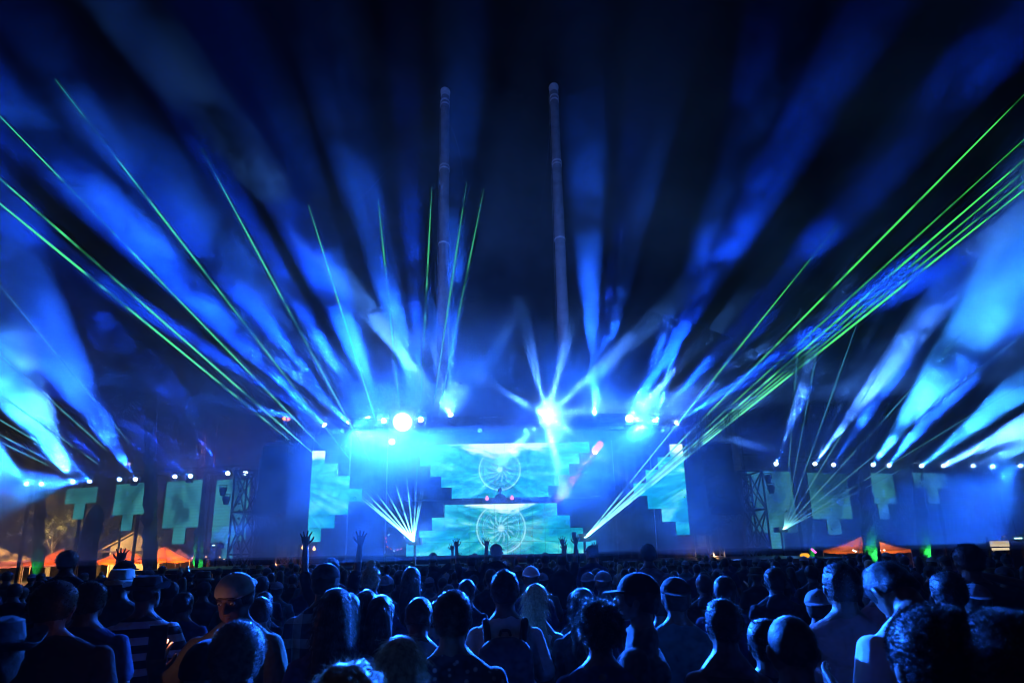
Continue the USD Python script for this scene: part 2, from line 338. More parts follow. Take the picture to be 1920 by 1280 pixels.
for k, xo in enumerate((-9.6, 9.6)):
    truss_thing('stage_tower', ('left', 'right')[k] + ' vertical truss tower carrying the stage lighting truss', 'truss tower', [((XC + xo, 20.6, 0), (XC + xo, 20.6, ZT + .4), .5, 16)])
# plant building with framed bay behind the stage
BW = plain('building_metal_siding', (0.26, 0.28, 0.30), 0.6, bump=.3, bscale=3)
b0, b1 = at(846, 812, 34), at(1010, 812, 34); ztop = at(930, 727, 34)[2]
pb = thing('plant_building', 'boxy industrial building with an open steel frame on its roof behind the stage', 'building', (0, 0, 0))
obj('wall', box(b0[0] - 4, b1[0] + 4, 34, 42, 0, ztop), BW, pb, smooth=False)
obj('roof', box(b0[0] - 4.2, b1[0] + 4.2, 33.8, 42.2, ztop + .003, ztop + .25), BW, pb, smooth=False)
for k in range(9):
    x = b0[0] - 3 + k * (b1[0] - b0[0] + 6) / 8
    obj('wall_rib', box(x - .06, x + .06, 33.9, 33.996, 0, ztop), BLACK, pb, smooth=False)
for k in range(4):
    x = b0[0] + 0.6 + k * 1.6
    fr_ = obj('window', box(x, x + 1.1, 33.93, 33.997, ztop - 2.6, ztop - 1.5), BLACK, pb, smooth=False)
    obj('pane', box(x + .08, x + 1.02, 33.90, 33.927, ztop - 2.52, ztop - 1.58), plain('dark_pane', (.03, .05, .06), .1), fr_, smooth=False)
fa, fb = at(893, 727, 33.5), at(925, 697, 33.5)
for x in (fa[0], fb[0], fb[0] + .9, fb[0] + 1.1):
    obj('roof_post', bar((x, 34.5, ztop + .25), (x, 34.5, ztop + 1.6), .06), STEEL, pb)
obj('roof_rail', bar((fa[0] - .2, 34.5, ztop + 1.6), (fb[0] + 1.3, 34.5, ztop + 1.6), .06), STEEL, pb)
obj('roof_brace', bar((fa[0], 34.5, ztop + .25), (fb[0], 34.5, ztop + 1.6), .05), STEEL, pb)
# lattice delay towers in the wings with coloured fittings
def lattice(name, label, x0p, x1p, ytop, ybot, Yd, side):
    a, b = at(x0p, ybot, Yd), at(x1p, ybot, Yd); zt = at((x0p + x1p) / 2, ytop, Yd)[2]
    t = thing(name, label, 'truss tower'); W = b[0] - a[0]; xa, xb = a[0], b[0]
    c = [(xa, Yd), (xb, Yd), (xb, Yd + W), (xa, Yd + W)]
    for x, y in c: obj('leg', bar((x, y, 0), (x, y, zt), .05), BLACK, t)
    nb = 3; hh = zt / nb
    for k in range(nb):
        for i in range(4):
            (xA, yA), (xB, yB) = c[i], c[(i + 1) % 4]
            obj('brace', bar((xA, yA, k * hh), (xB, yB, (k + 1) * hh), .04), BLACK, t)
            obj('brace', bar((xB, yB, k * hh), (xA, yA, (k + 1) * hh), .04), BLACK, t)
            obj('rung', bar((xA, yA, (k + 1) * hh), (xB, yB, (k + 1) * hh), .045), BLACK, t)
    # shackle chain of the hoist up the middle
    for k in range(16):
        z = zt - .2 - k * zt / 17
        obj('hoist_chain_link', lathe([(.04, -.05), (.08, 0), (.04, .05), (.02, 0), (.04, -.05)], 8, (xa + W * .3 + k * W * .02, Yd - .1, z)), BLACK, t)
    return t, zt
lattice('lattice_tower', 'black lattice tower in front of the largest left wing screen', 426, 468, 882, 1050, 22, -1)
lattice('lattice_tower', 'black lattice tower in front of the largest right wing screen', 1402, 1448, 882, 1050, 22, 1)
for side, xs in (('left', (418, 424)), ('right', (1440, 1446))):
    for k in range(2):
        p = at(xs[k], (921 if k == 0 else 938) if side == 'left' else (898 if k == 0 else 917), 21.7)
        t = thing('par_can', f'{("upper", "lower")[k]} black par can clamped to the {side} lattice tower', 'stage light', p)
        obj('can', lathe([(0, -.2), (.1, -.2), (.14, 0), (.15, .2), (.13, .2), (.11, .05), (0, .05)], 16), BLACK, t)
        obj('yoke', tube([(-.17, 0, 0), (-.17, 0, .3), (.17, 0, .3), (.17, 0, 0)], .02), BLACK, t)
# black masts and PA hangs either side
def pa_wing(px0, px1, pyt, Yd, label):
    a, b = at(px0, 1030, Yd), at(px1, 1030, Yd); zt = at((px0 + px1) / 2, pyt, Yd)[2]
    t = thing('scaffold_wing', label, 'scaffold', (0, 0, 0)); n = 8
    W = (b[0] - a[0]) / 4
    for k in range(4):
        x = a[0] + k * W; xs = np.linspace(x, x + W - .03, n); ys = Yd + .06 * np.sin(np.arange(n) * 2.0)
        v = np.vstack([np.stack([xs, ys, np.full(n, .1)], 1), np.stack([xs, ys, np.full(n, zt)], 1)])
        f = np.vstack([[[i, i + 1, n + i + 1], [i, n + i + 1, n + i]] for i in range(n - 1)])
        obj('drape', (np.vstack([v, v + [0, .03, 0]]), np.vstack([f, f[:, ::-1] + 2 * n])), DRAPE, t, smooth=True)
    for k in range(5):
        obj('scaffold_pole', bar((a[0] + k * W, Yd + .25, 0), (a[0] + k * W, Yd + .25, zt + .3), .04), STEEL, t)
    for z in np.arange(1.5, zt, 1.6): obj('scaffold_ledger', bar((a[0], Yd + .32, z), (b[0], Yd + .32, z), .035), STEEL, t)
pa_wing(474, 576, 850, 23, 'black draped scaffold between the left stepped screen and the left lattice tower')
pa_wing(1296, 1396, 836, 23, 'black draped scaffold between the right stepped screen and the right lattice tower')
def line_array(px, pyt, n_, Yd, label):
    p = at(px, pyt, Yd); t = thing('speaker_array', label, 'speaker array', p)
    obj('fly_bar', box(-.5, .5, -.1, .5, .06, .16), STEEL, t, smooth=False)
    for k in range(n_):
        th = .03 * k
        cab = Manifold.hull_points([(x, y, z) for x in (-.55, .55) for y, z in ((-.25, -.17), (.3, -.13), (-.25, .15), (.3, .11))]).rotate([math.degrees(-th), 0, 0]).translate([0, -.02 * k * k * .3, -.2 - .34 * k])
        c_ = obj('cabinet', cab, BLACK, t, smooth=False)
        obj('grille', box(-.5, .5, -.285 - .02 * k * k * .3, -.258 - .02 * k * k * .3, -.33 - .34 * k, -.08 - .34 * k), DRAPE, c_, smooth=False)
line_array(523, 835, 9, 19.5, 'left hanging line array of black speakers beside the stepped screen')
line_array(1342, 832, 9, 19.5, 'right hanging line array of black speakers beside the stepped screen')
# right mast with crane-like head, and the cream wrapped pillar
mt_ = thing('camera_mast', 'tall thin lattice mast with an angled arm above the right lattice tower', 'mast')
m0 = at(1400, 1040, 23.5); mz = at(1392, 775, 23.5)[2]
truss(mt_, (m0[0], 23.5, 0), (m0[0], 23.5, mz), .5, 18, .03, STEEL)
e1 = at(1416, 762, 23.5); e0 = at(1388, 774, 23.5)
obj('arm', bar(e0, e1, .06), STEEL, mt_); obj('arm', bar(e0 + [0, .3, -.15], e1 + [0, .3, -.15], .06), STEEL, mt_)
for yy in (799, 818, 852): obj('cross_arm', bar(at(1392, yy, 23.3), at(1424, yy - (10 if yy == 818 else 0), 23.3), .03), STEEL, mt_)
pil = thing('wrapped_pillar', 'cream wrapped pillar beside the thin mast right of the stage', 'pillar')
pp, pq = at(1383, 882, 22.5), at(1380, 822, 22.5)
CREAM = plain('cream_fabric', (0.62, 0.42, 0.2), 0.8, bump=.3, bscale=8)
zz0, zz1 = pp[2], pq[2]
obj('pole', bar((pp[0], 22.5, 0), (pp[0], 22.5, zz0 - .005), .12, 12), BLACK, pil)
obj('wrap', lathe([(0, 0), (.17, 0), (.2, .1), (.17, (zz1 - zz0) * .4), (.2, (zz1 - zz0) * .42), (.12, (zz1 - zz0) * .5), (.1, zz1 - zz0), (0, zz1 - zz0)], 16, (pp[0], 22.5, zz0)), CREAM, pil)
# wing trusses carrying the small lamps
LD = [(50, 907), (78, 907), (137, 903), (168, 902), (224, 898), (254, 898), (328, 893), (357, 892), (427, 887), (460, 886)]
RD = [(1455, 869), (1528, 869), (1563, 871), (1637, 871), (1667, 872), (1728, 873), (1769, 873), (1824, 873), (1861, 874), (1913, 873)]
YW = lambda px: 26.2 + 5.2 * (abs(px - 937) - 480) / 460
for side, L in (('left', LD), ('right', RD)):
    a, b = at(L[0][0], L[0][1], YW(L[0][0])) + [0, .3, .35], at(L[-1][0], L[-1][1], YW(L[-1][0])) + [0, .3, .35]
    if side == 'left': a = a + (a - b) * .12
    else: b = b + (b - a) * .12
    truss_thing('wing_truss', f'long low truss carrying the row of lamps over the {side} wing screens', 'truss', [(a, b, .35, 26, .025)])
    for k in range(4):
        p = a + (b - a) * (k + .3) / 4 + np.array([0, .5, 0])
        t = thing('truss_leg', f'{ORD[k]} leg from the left under the {side} wing truss', 'truss leg')
        obj('pole', bar((p[0], p[1], 0), (p[0], p[1], p[2]), .09, 8), BLACK, t); obj('base_plate', box(p[0] - .4, p[0] + .4, p[1] - .4, p[1] + .4, 0.02, .06), STEEL, t, smooth=False)

# ------------------------------------------------------------------ lamps
def spot(parent, p, d, half, I, col, soft=.5, radius=.07):
    l = UsdLux.SphereLight.Define(stage, numbered(str(parent.GetPath()) + '/beam'))
    l.CreateRadiusAttr(radius); l.CreateIntensityAttr(float(I)); l.CreateColorAttr(tuple(map(float, col))); l.CreateNormalizeAttr(True)
    s = UsdLux.ShapingAPI.Apply(l.GetPrim()); s.CreateShapingConeAngleAttr(float(half)); s.CreateShapingConeSoftnessAttr(float(soft))
    l.AddTransformOp().Set(xf(p, -np.array(d, float)))
LENS = {}
def lens(col, s):
    k = tuple(round(c, 2) for c in col) + (s,)
    if k not in LENS: LENS[k] = emit(f'lens_{len(LENS)}', col, s)
    return LENS[k]
def fixture(pos, beams, label, face=None, lens_col=(.35, .6, 1), lens_s=6.0, size=1.0, group=None, hang=1):
    """a moving-head lamp: base on the truss, yoke, head turned along its beam, glowing lens; beams: (direction, half angle, intensity, colour, softness)"""
    t = thing('moving_head_light', label, 'stage light', pos, group=group)
    if any(b[0][2] > .25 for b in beams): hang = -1
    d = np.array(beams[0][0] if face is None else face, float); d /= np.linalg.norm(d)
    k = size
    g = -1 if d[2] > 0 and max(b[0][2] for b in beams) > -.2 or hang < 0 else 1        # heads that throw upwards stand on the truss, the others hang
    bxz = lambda x0, x1, y0, y1, z0, z1: box(x0 * k, x1 * k, y0 * k, y1 * k, min(g * z0, g * z1) * k, max(g * z0, g * z1) * k)
    obj('base', bxz(-.17, .17, -.14, .14, .30, .42), BLACK, t, smooth=False)
    obj('yoke', cat_([bxz(-.19, -.155, -.06, .06, -.05, .30), bxz(.155, .19, -.06, .06, -.05, .30), bxz(-.17, .17, -.055, .055, .262, .292)]), BLACK, t, smooth=False)
    head = lathe([(0, -.2), (.09, -.2), (.13, -.12), (.13, .08), (.145, .1), (.145, .19), (.125, .19), (.12, .15), (0, .15)], 16)
    head.apply_scale(k); mm = np.eye(4); x, y, z = frame(d); mm[:3, 0], mm[:3, 1], mm[:3, 2] = x, y, z
    head.apply_transform(mm); h = obj('head', head, BLACK, t)
    dl = lathe([(0, .152), (.119, .152), (.1, .166), (0, .172)], 16); dl.apply_scale(k); dl.apply_transform(mm)
    obj('lens', dl, lens(lens_col, lens_s), h)
    for bd, half, I, col, soft in beams:
        spot(t, d * .3 * k, bd, half, I, col, soft, .06 * k)
    return t
U = 150000.0
G_BLIND, G_WASH, G_LASER = 0.010, 0.009, 0.60
G_RIM = 0.95
BLUE, SKY, CYAN, WHITE = (0.004, 0.062, 1.0), (0.012, 0.11, 1.0), (0.03, 0.26, 1.0), (0.06, 0.24, 1.0)
def bm(s, tgt, half, I, col=BLUE, soft=.8):
    d = np.array(tgt) - np.array(s); return (d / np.linalg.norm(d), half, I * U, col, soft)

# main truss moving heads: (source pixel, depth), target pixels with depth, half angle, strength
MAIN = [
    ('left end of the stage lighting truss, beams thrown high to the left', (612, 800), 20.6, [((60, 250), 9, 4.2, 2.2, BLUE), ((10, 420), 10, 2.6, 1.0, BLUE), ((330, 740), 17, 3.4, 1.0, SKY)]),
    ('second head from the left end of the stage lighting truss', (655, 797), 20.6, [((110, 130), 9, 4.0, 2.8, BLUE), ((300, 470), 11, 3.2, 1.6, SKY)]),
    ('head left of the dazzling lamp with two broad beams', (692, 788), 20.6, [((230, 20), 9, 3.6, 2.4, BLUE), ((330, 190), 9.5, 2.6, 2.4, BLUE)]),
    ('head just left of the dazzling lamp throwing a wide hazy shaft', (722, 795), 20.6, [((470, 200), 10, 5.0, 3.2, BLUE), ((560, 280), 10.5, 3.4, 2.0, SKY), ((520, 560), 14, 4.0, 1.0, SKY)]),
    ('small lamp just below and left of the dazzling lamp', (735, 828), 20.2, [((470, 985), 15, 5.5, .8, SKY), ((560, 640), 13, 2.0, .7, SKY)]),
    ('head right of the dazzling lamp pointing nearly straight up', (790, 792), 20.6, [((690, 400), 12, 4.2, 1.8, SKY), ((770, 340), 11, 2.4, 1.2, BLUE), ((740, 520), 15, 3.0, 1.2, SKY)]),
    ('head with five short white rays like a raised hand', (848, 782), 20.6, [((815, 740), 19, 3.2, 1.0, WHITE), ((833, 720), 20.3, 3.0, 1.2, WHITE), ((848, 715), 20.3, 3.0, 1.2, WHITE), ((862, 722), 20.3, 3.0, 1.1, WHITE), ((880, 735), 20.3, 3.0, .9, WHITE), ((866, 420), 12, 3.0, 1.4, SKY)]),
    ('starburst lamp with eight white rays over the upper screen', (1025, 780), 20.4, [((1025 + 90 * math.cos(a), 780 - 90 * math.sin(a)), 19.7, 5.0, .6, WHITE) for a in np.radians((8, 42, 75, 103, 150, 225, 282, 326))]),
    ('head above the right part of the upper screen with white and blue shafts up', (1110, 782), 20.6, [((1150, 690), 21, 4.5, .5, WHITE), ((1116, 700), 20.6, 3.0, .4, WHITE), ((1220, 300), 11, 3.0, 1.7, SKY), ((1095, 440), 12, 3.4, 1.6, SKY), ((1160, 400), 12, 2.2, 1.2, BLUE)]),
    ('bright head right of the upper screen with white rays to the right', (1180, 784), 20.4, [((1270, 690), 19.6, 4.0, .7, WHITE), ((1295, 725), 19.6, 2.4, .7, WHITE), ((1290, 770), 19.8, 3.4, .5, WHITE), ((1270, 805), 20, 3.6, .3, WHITE), ((1440, 340), 11, 4.0, 2.4, BLUE), ((1290, 520), 14, 3.0, 1.4, SKY)]),
    ('head right of the bright white-rayed lamp with a broad blue shaft', (1225, 792), 20.6, [((1640, 330), 10, 3.4, 1.6, BLUE), ((1340, 360), 11, 2.6, 1.2, BLUE)]),
    ('right end of the stage lighting truss, beams thrown high to the right', (1265, 795), 20.6, [((1860, 420), 9, 3.4, 1.6, BLUE), ((1800, 160), 9, 3.0, .4, BLUE)]),
]
for lab, (px, py), Yd, bs in MAIN:
    s = at(px, py, Yd)
    beams = [bm(s, at(*tp, ty), half, I, c, .35 if c is WHITE else .9) for tp, ty, half, I, c in bs]
    big = lab.startswith(('starburst', 'bright head'))
    fixture(s, beams, lab, face=(-s + EYE) if big or lab.startswith('small') else None, lens_col=(.6, .8, 1), lens_s=25.0, size=1.3 if big else 1.0)
# the dazzling lamp
s = at(755, 791, 20.3)
bl = thing('blinder_light', 'dazzling white-blue blinder lamp over the left part of the stage', 'stage light', s)
d = EYE + np.array([0, 0, .2]) - s; d /= np.linalg.norm(d); mm = np.eye(4); x, y, z = frame(d); mm[:3, 0], mm[:3, 1], mm[:3, 2] = x, y, z
def orient(m_): m_.apply_transform(mm); return m_
obj('housing', orient(lathe([(0, -.35), (.3, -.35), (.5, -.1), (.52, .05), (.46, .05), (.4, -.05), (0, -.1)], 24)), BLACK, bl)
obj('lens', orient(lathe([(0, -.09), (.39, -.04), (.3, .04), (0, .1)], 24)), lens((.55, .8, 1), 30.0), bl)
spot(bl, d * .35, d, 62, 1.1 * U * G_BLIND, (.03, .16, 1.0), 1.0, .3)
# wash lamps along the front truss that rake the crowd from behind
for k, (px, I) in enumerate(((645, .6), (900, .3), (985, .3), (1240, .6))):
    s = at(px, 806, 20.2)
    d = np.array([0.25 * (px - 937) / 300, -1, -.42])
    beams = [(d, 34, I * U * G_WASH, BLUE, 1.0)]
    fixture(s, beams, f'{ORD[k]} blue wash lamp from the left, under the stage lighting truss', lens_col=(.1, .35, 1), lens_s=2.5, size=.8)
# hard back lights added on the rear roof truss to rim the front rows
for k, (xo, tg) in enumerate(((-8.2, (((1150, 1160), 2.8, 8, .7), ((1760, 1170), 1.6, 7, 1.1))), (8.2, (((330, 1160), 2.8, 8, .9), ((800, 1170), 2.4, 6, .7))))):
    s = np.array([XC + xo, 25.2, ZT + 1.0])
    fixture(s, [(at(*tp, ty) - s, h_, U * G_RIM * g_, (.012, .12, 1.0), .8) for tp, ty, h_, g_ in tg], f'{("left", "right")[k]} added blue back light hanging from the rear roof truss', lens_col=(.2, .5, 1), lens_s=6.0)
# red can
s = at(1130, 826, 19.5)
t = thing('red_stage_light', 'red glowing stage lamp at the top right corner of the upper screen', 'stage light', s)
d = at(1085, 885, 18.5) - s; d /= np.linalg.norm(d); x, y, z = frame(d); mm = np.eye(4); mm[:3, 0], mm[:3, 1], mm[:3, 2] = x, y, z
obj('can', orient(lathe([(0, -.2), (.1, -.2), (.12, .2), (.1, .2), (.09, .1), (0, .1)], 16)), BLACK, t)
obj('lens', orient(lathe([(0, .12), (.088, .12), (.05, .15), (0, .16)], 12)), lens((1, .25, .08), 12), t)
spot(t, d * .9, d, 4, .06 * U, (1, .06, .10), .5)
obj('gel_tube', orient(lathe([(.13, .21), (.15, .21), (.15, .75), (.13, .75), (.13, .21)], 16)), emit('red_gel', (1.0, .05, .12), 1.1), t)

# wing lamps
WB = {'left': {0: [((-160, 720), 17, 4.5, .9, CYAN)], 1: [((-250, 840), 18, 4, .9, CYAN)], 2: [((-60, 950), 20, 7, .06, CYAN), ((-120, 500), 14, 5, 2.2, CYAN), ((-40, 440), 14, 2.5, 2.0, WHITE)], 3: [((-60, 900), 20, 6, .22, SKY), ((-100, 620), 15, 3.4, 1.0, SKY)],
               4: [((100, 790), 20, 1.6, .6, BLUE), ((40, 840), 20, 1.6, .5, BLUE)], 5: [((20, 520), 14, 4.5, 1.5, SKY)], 6: [((200, 790), 20, 1.4, .22, BLUE), ((260, 770), 20, 1.4, .22, BLUE)], 7: [((160, 740), 20, 3.5, .25, BLUE)],
               8: [((340, 780), 20, 1.8, .8, BLUE), ((280, 800), 20, 1.4, .5, BLUE), ((310, 830), 20, 1.5, .3, BLUE)], 9: [((300, 690), 20, 3, .2, BLUE)]},
      'right': {0: [((1520, 690), 21, 3.0, 1.2, WHITE), ((1560, 640), 20, 2.2, .6, SKY)], 1: [((1640, 720), 20, 3.0, 2.0, WHITE), ((1600, 700), 23, 1.8, .8, WHITE)], 2: [((1700, 660), 19, 3.4, 1.5, SKY)], 3: [((1800, 650), 16, 3.4, 2.0, CYAN)],
                4: [((1880, 600), 15, 3.6, 1.8, SKY)], 5: [((1960, 690), 17, 3.4, 1.8, CYAN)], 6: [((2000, 760), 18, 3.2, 3.0, WHITE)], 7: [((2040, 790), 19, 2.6, 2.2, WHITE)], 8: [((2100, 760), 18, 4, .9, CYAN)], 9: [((2060, 680), 17, 4, .6, SKY), ((1800, 960), 24, 9, .25, SKY)]}}
WING_GAIN = {'left': 1.3, 'right': 1.1}
for side, L in (('left', LD), ('right', RD)):
    for k, (px, py) in enumerate(L):
        s = at(px, py, YW(px))
        beams = [bm(s, at(*tp, ty), half, I * WING_GAIN[side], c, .7) for tp, ty, half, I, c in WB[side][k]]
        fixture(s, beams, f'{ORD[k]} small blue-white lamp from the left on the {side} wing truss', face=EYE - s, lens_col=(.55, .78, 1), lens_s=14.0)
# unseen lamps added low behind the stage to brighten the smokestacks
for k, (P, px) in enumerate(((A, 850), (B, 1030))):
    s = np.array([P[0] * .6, 44.0, .5])
    t = thing('ground_uplight', f'added ground flood lamp aimed up at the {("left", "right")[k]} smokestack', 'flood lamp', s)
    obj('housing', box(-.25, .25, -.15, .15, -.4, 0), BLACK, t, smooth=False)
    spot(t, np.array([0, 0, .3]), np.array([P[0], 80, P[2] * .62]) - s, 17, .55 * U, (.07, .20, 1.0), 1.0)

# ------------------------------------------------------------------ lasers
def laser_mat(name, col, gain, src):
    """emission standing in for laser light scattered by smoke: noise breaks it up, brighter near the projector"""
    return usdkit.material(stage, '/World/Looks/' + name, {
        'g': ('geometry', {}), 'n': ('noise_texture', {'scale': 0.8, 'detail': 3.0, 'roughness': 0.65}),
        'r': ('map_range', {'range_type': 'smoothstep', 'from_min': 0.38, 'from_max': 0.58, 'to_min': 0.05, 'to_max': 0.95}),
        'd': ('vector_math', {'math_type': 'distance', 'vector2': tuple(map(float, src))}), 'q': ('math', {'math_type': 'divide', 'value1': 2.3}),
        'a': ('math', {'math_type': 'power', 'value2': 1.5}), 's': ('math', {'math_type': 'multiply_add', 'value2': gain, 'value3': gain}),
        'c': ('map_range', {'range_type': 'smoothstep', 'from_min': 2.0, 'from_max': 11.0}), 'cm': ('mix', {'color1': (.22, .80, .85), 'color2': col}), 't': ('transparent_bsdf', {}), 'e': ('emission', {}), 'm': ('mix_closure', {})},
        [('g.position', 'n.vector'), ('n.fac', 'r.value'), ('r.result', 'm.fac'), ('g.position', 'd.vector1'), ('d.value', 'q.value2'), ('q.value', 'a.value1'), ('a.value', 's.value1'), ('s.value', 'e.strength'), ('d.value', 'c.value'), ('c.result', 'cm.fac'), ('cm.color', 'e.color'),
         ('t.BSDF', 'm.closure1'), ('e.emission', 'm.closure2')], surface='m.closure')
def laser(px, py, Yd, targets, label, col, who, low=None, start=None):
    s = at(px, py, Yd)
    t = thing('laser_projector', label, 'laser projector', s)
    obj('housing', box(-.22, .22, .05, .6, -.14, .14), BLACK, t, smooth=False)
    obj('aperture', lathe([(0, 0), (.05, 0), (.05, .02), (0, .02)], 12, (0, .02, 0)), lens((.5, 1, .8), 20.0), t)
    obj('stand', bar((0, .3, -.14), (0, .3, -s[2] + .02), .05, 8), BLACK, t)
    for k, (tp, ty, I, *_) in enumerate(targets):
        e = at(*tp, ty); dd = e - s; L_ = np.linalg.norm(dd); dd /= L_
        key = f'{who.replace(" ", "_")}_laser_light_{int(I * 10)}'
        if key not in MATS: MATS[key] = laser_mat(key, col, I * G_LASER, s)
        r_ = LASER_R * (1 + .15 * (I > 1.3))
        # glowing tubes stand in for scattered light, with a gap left out: the foot of the ray, then the part above the gap, thinning out at its ends
        gap = (targets[k][3] if len(targets[k]) > 3 else None) or (.0, .0)
        seg = [(.12 / L_, gap[0])] if gap[0] > 0 else []
        ray = thing('laser_ray', f'{ORD[k]} painted ray by angle in the {who} laser fan', 'laser ray', group=f'{who} laser rays')
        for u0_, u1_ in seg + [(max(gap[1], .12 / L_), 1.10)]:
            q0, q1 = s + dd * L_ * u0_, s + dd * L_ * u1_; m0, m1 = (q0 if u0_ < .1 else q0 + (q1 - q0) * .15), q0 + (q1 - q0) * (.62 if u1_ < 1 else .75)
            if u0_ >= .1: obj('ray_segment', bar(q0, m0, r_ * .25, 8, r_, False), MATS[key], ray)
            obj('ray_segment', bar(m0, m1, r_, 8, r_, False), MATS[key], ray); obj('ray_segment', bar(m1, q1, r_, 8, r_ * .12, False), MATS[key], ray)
LASER_R = 0.022
GREEN, AQUA = (0.09, 1.0, 0.36), (0.10, 0.62, 1.0)
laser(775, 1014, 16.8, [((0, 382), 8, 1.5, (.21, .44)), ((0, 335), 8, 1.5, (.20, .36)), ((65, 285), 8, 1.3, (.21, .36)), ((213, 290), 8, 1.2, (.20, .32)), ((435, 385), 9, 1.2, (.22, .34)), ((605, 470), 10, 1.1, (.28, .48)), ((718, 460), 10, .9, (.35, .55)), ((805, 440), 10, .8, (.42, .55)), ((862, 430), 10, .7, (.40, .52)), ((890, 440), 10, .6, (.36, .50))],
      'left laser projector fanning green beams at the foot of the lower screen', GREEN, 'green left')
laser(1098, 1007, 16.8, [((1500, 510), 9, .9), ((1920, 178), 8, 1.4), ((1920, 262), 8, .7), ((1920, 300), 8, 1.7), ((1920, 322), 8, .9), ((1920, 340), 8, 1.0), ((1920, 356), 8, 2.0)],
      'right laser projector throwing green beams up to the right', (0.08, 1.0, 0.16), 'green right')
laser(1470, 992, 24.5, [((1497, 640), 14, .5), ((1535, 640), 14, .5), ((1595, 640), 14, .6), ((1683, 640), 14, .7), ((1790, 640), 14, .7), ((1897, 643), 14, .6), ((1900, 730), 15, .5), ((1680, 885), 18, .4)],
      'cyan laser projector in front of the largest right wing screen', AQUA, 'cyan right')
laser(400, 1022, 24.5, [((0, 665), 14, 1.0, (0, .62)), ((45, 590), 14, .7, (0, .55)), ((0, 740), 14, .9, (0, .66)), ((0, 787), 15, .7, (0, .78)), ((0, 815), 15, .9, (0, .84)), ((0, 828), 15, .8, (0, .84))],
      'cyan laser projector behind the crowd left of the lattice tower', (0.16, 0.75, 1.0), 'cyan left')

# ------------------------------------------------------------------ people
ICO = {k: trimesh.creation.icosphere(k).vertices for k in (0, 1, 2)}
def sp(p, r, k=1): return ICO[k] * r + np.array(p, float)
def hull(*p): return Manifold.hull_points(np.vstack(p))
def chain(pts, rs, k=1): return [hull(sp(a, ra, k), sp(b, rb, k)) for a, b, ra, rb in zip(pts[:-1], pts[1:], rs[:-1], rs[1:])]
def union(ms): return Manifold.batch_boolean(list(ms), m3.OpType.Add)
def soft(man, edge, it=8, noise=0.0, nscale=9.0, seed=0, stretch=(1, 1, 1)):
    mm_ = man.refine_to_length(edge).to_mesh()
    t = trimesh.Trimesh(mm_.vert_properties[:, :3], mm_.tri_verts, process=True)
    if it: trimesh.smoothing.filter_taubin(t, lamb=.5, nu=.53, iterations=it)
    if noise:
        n = t.vertex_normals
        t.vertices = t.vertices + n * ((meshkit.fbm(t.vertices * np.array(stretch) * nscale + 31.7 * seed + 100, 3, seed) - .5) * 2 * noise)[:, None]
    return t
def unit(v): v = np.array(v, float); return v / np.linalg.norm(v)
def hand(w, d, palm, thumb_side, spread=.25, curl=.5):
    """palm, four fingers of different lengths and a thumb leaving the side of the palm; d: fingers' direction, palm: palm normal"""
    d = unit(d); palm = unit(np.array(palm) - d * np.dot(palm, d)); acr = np.cross(d, palm) * thumb_side
    out = [hull(sp(w, .024), sp(w + d * .03 + acr * .02, .017), sp(w + d * .03 - acr * .02, .017), sp(w + d * .088 + acr * .032, .014), sp(w + d * .085 - acr * .034, .013))]
    for o, L, s_ in ((.031, .074, .55), (.010, .083, .15), (-.012, .077, -.2), (-.032, .060, -.6)):
        b = w + d * .088 + acr * o; f = unit(d + acr * s_ * spread); p = [b]; c = curl * .5
        for k, l in enumerate((.46, .31, .23)):
            p.append(p[-1] + unit(f * math.cos(c) + palm * math.sin(c)) * L * l); c += curl * .75
        out += chain(p, (.0105, .0095, .0085, .007), 0)
    b = w + d * .025 + acr * .026; f = unit(acr * (.55 + .5 * spread) + d * .75 + palm * (.15 + .4 * curl))
    p = [b, b + f * .038, b + f * .038 + unit(f + d * .5) * .030, b + f * .038 + unit(f + d * .5) * .030 + unit(f * .6 + d) * .024]
    return out + chain(p, (.014, .0125, .0105, .0085), 0)
SKIN = plain('skin', (.12, .066, .048), .5, vary=.12, bump=.1, bscale=60)
HAIRS = {k: plain('hair_' + k, c, .5, bump=.2, bscale=70, vary=.35, vscale=60, spec=.3) for k, c in dict(black=(.018, .016, .015), brown=(.03, .018, .012), blond=(.32, .23, .13), grey=(.2, .19, .18)).items()}
CLOTH = {k: plain('cloth_' + k, tuple(v * .95 for v in c), .85, bump=.35, bscale=26, vary=.12, spec=.25) for k, c in dict(black=(.018, .018, .02), navy=(.03, .04, .09), white=(.72, .72, .70), grey=(.22, .22, .23), maroon=(.24, .11, .11), teal=(.05, .14, .15), denim=(.07, .10, .17), pink=(.42, .22, .22), olive=(.09, .09, .05), cream=(.5, .46, .38), charcoal=(.06, .06, .065)).items()}
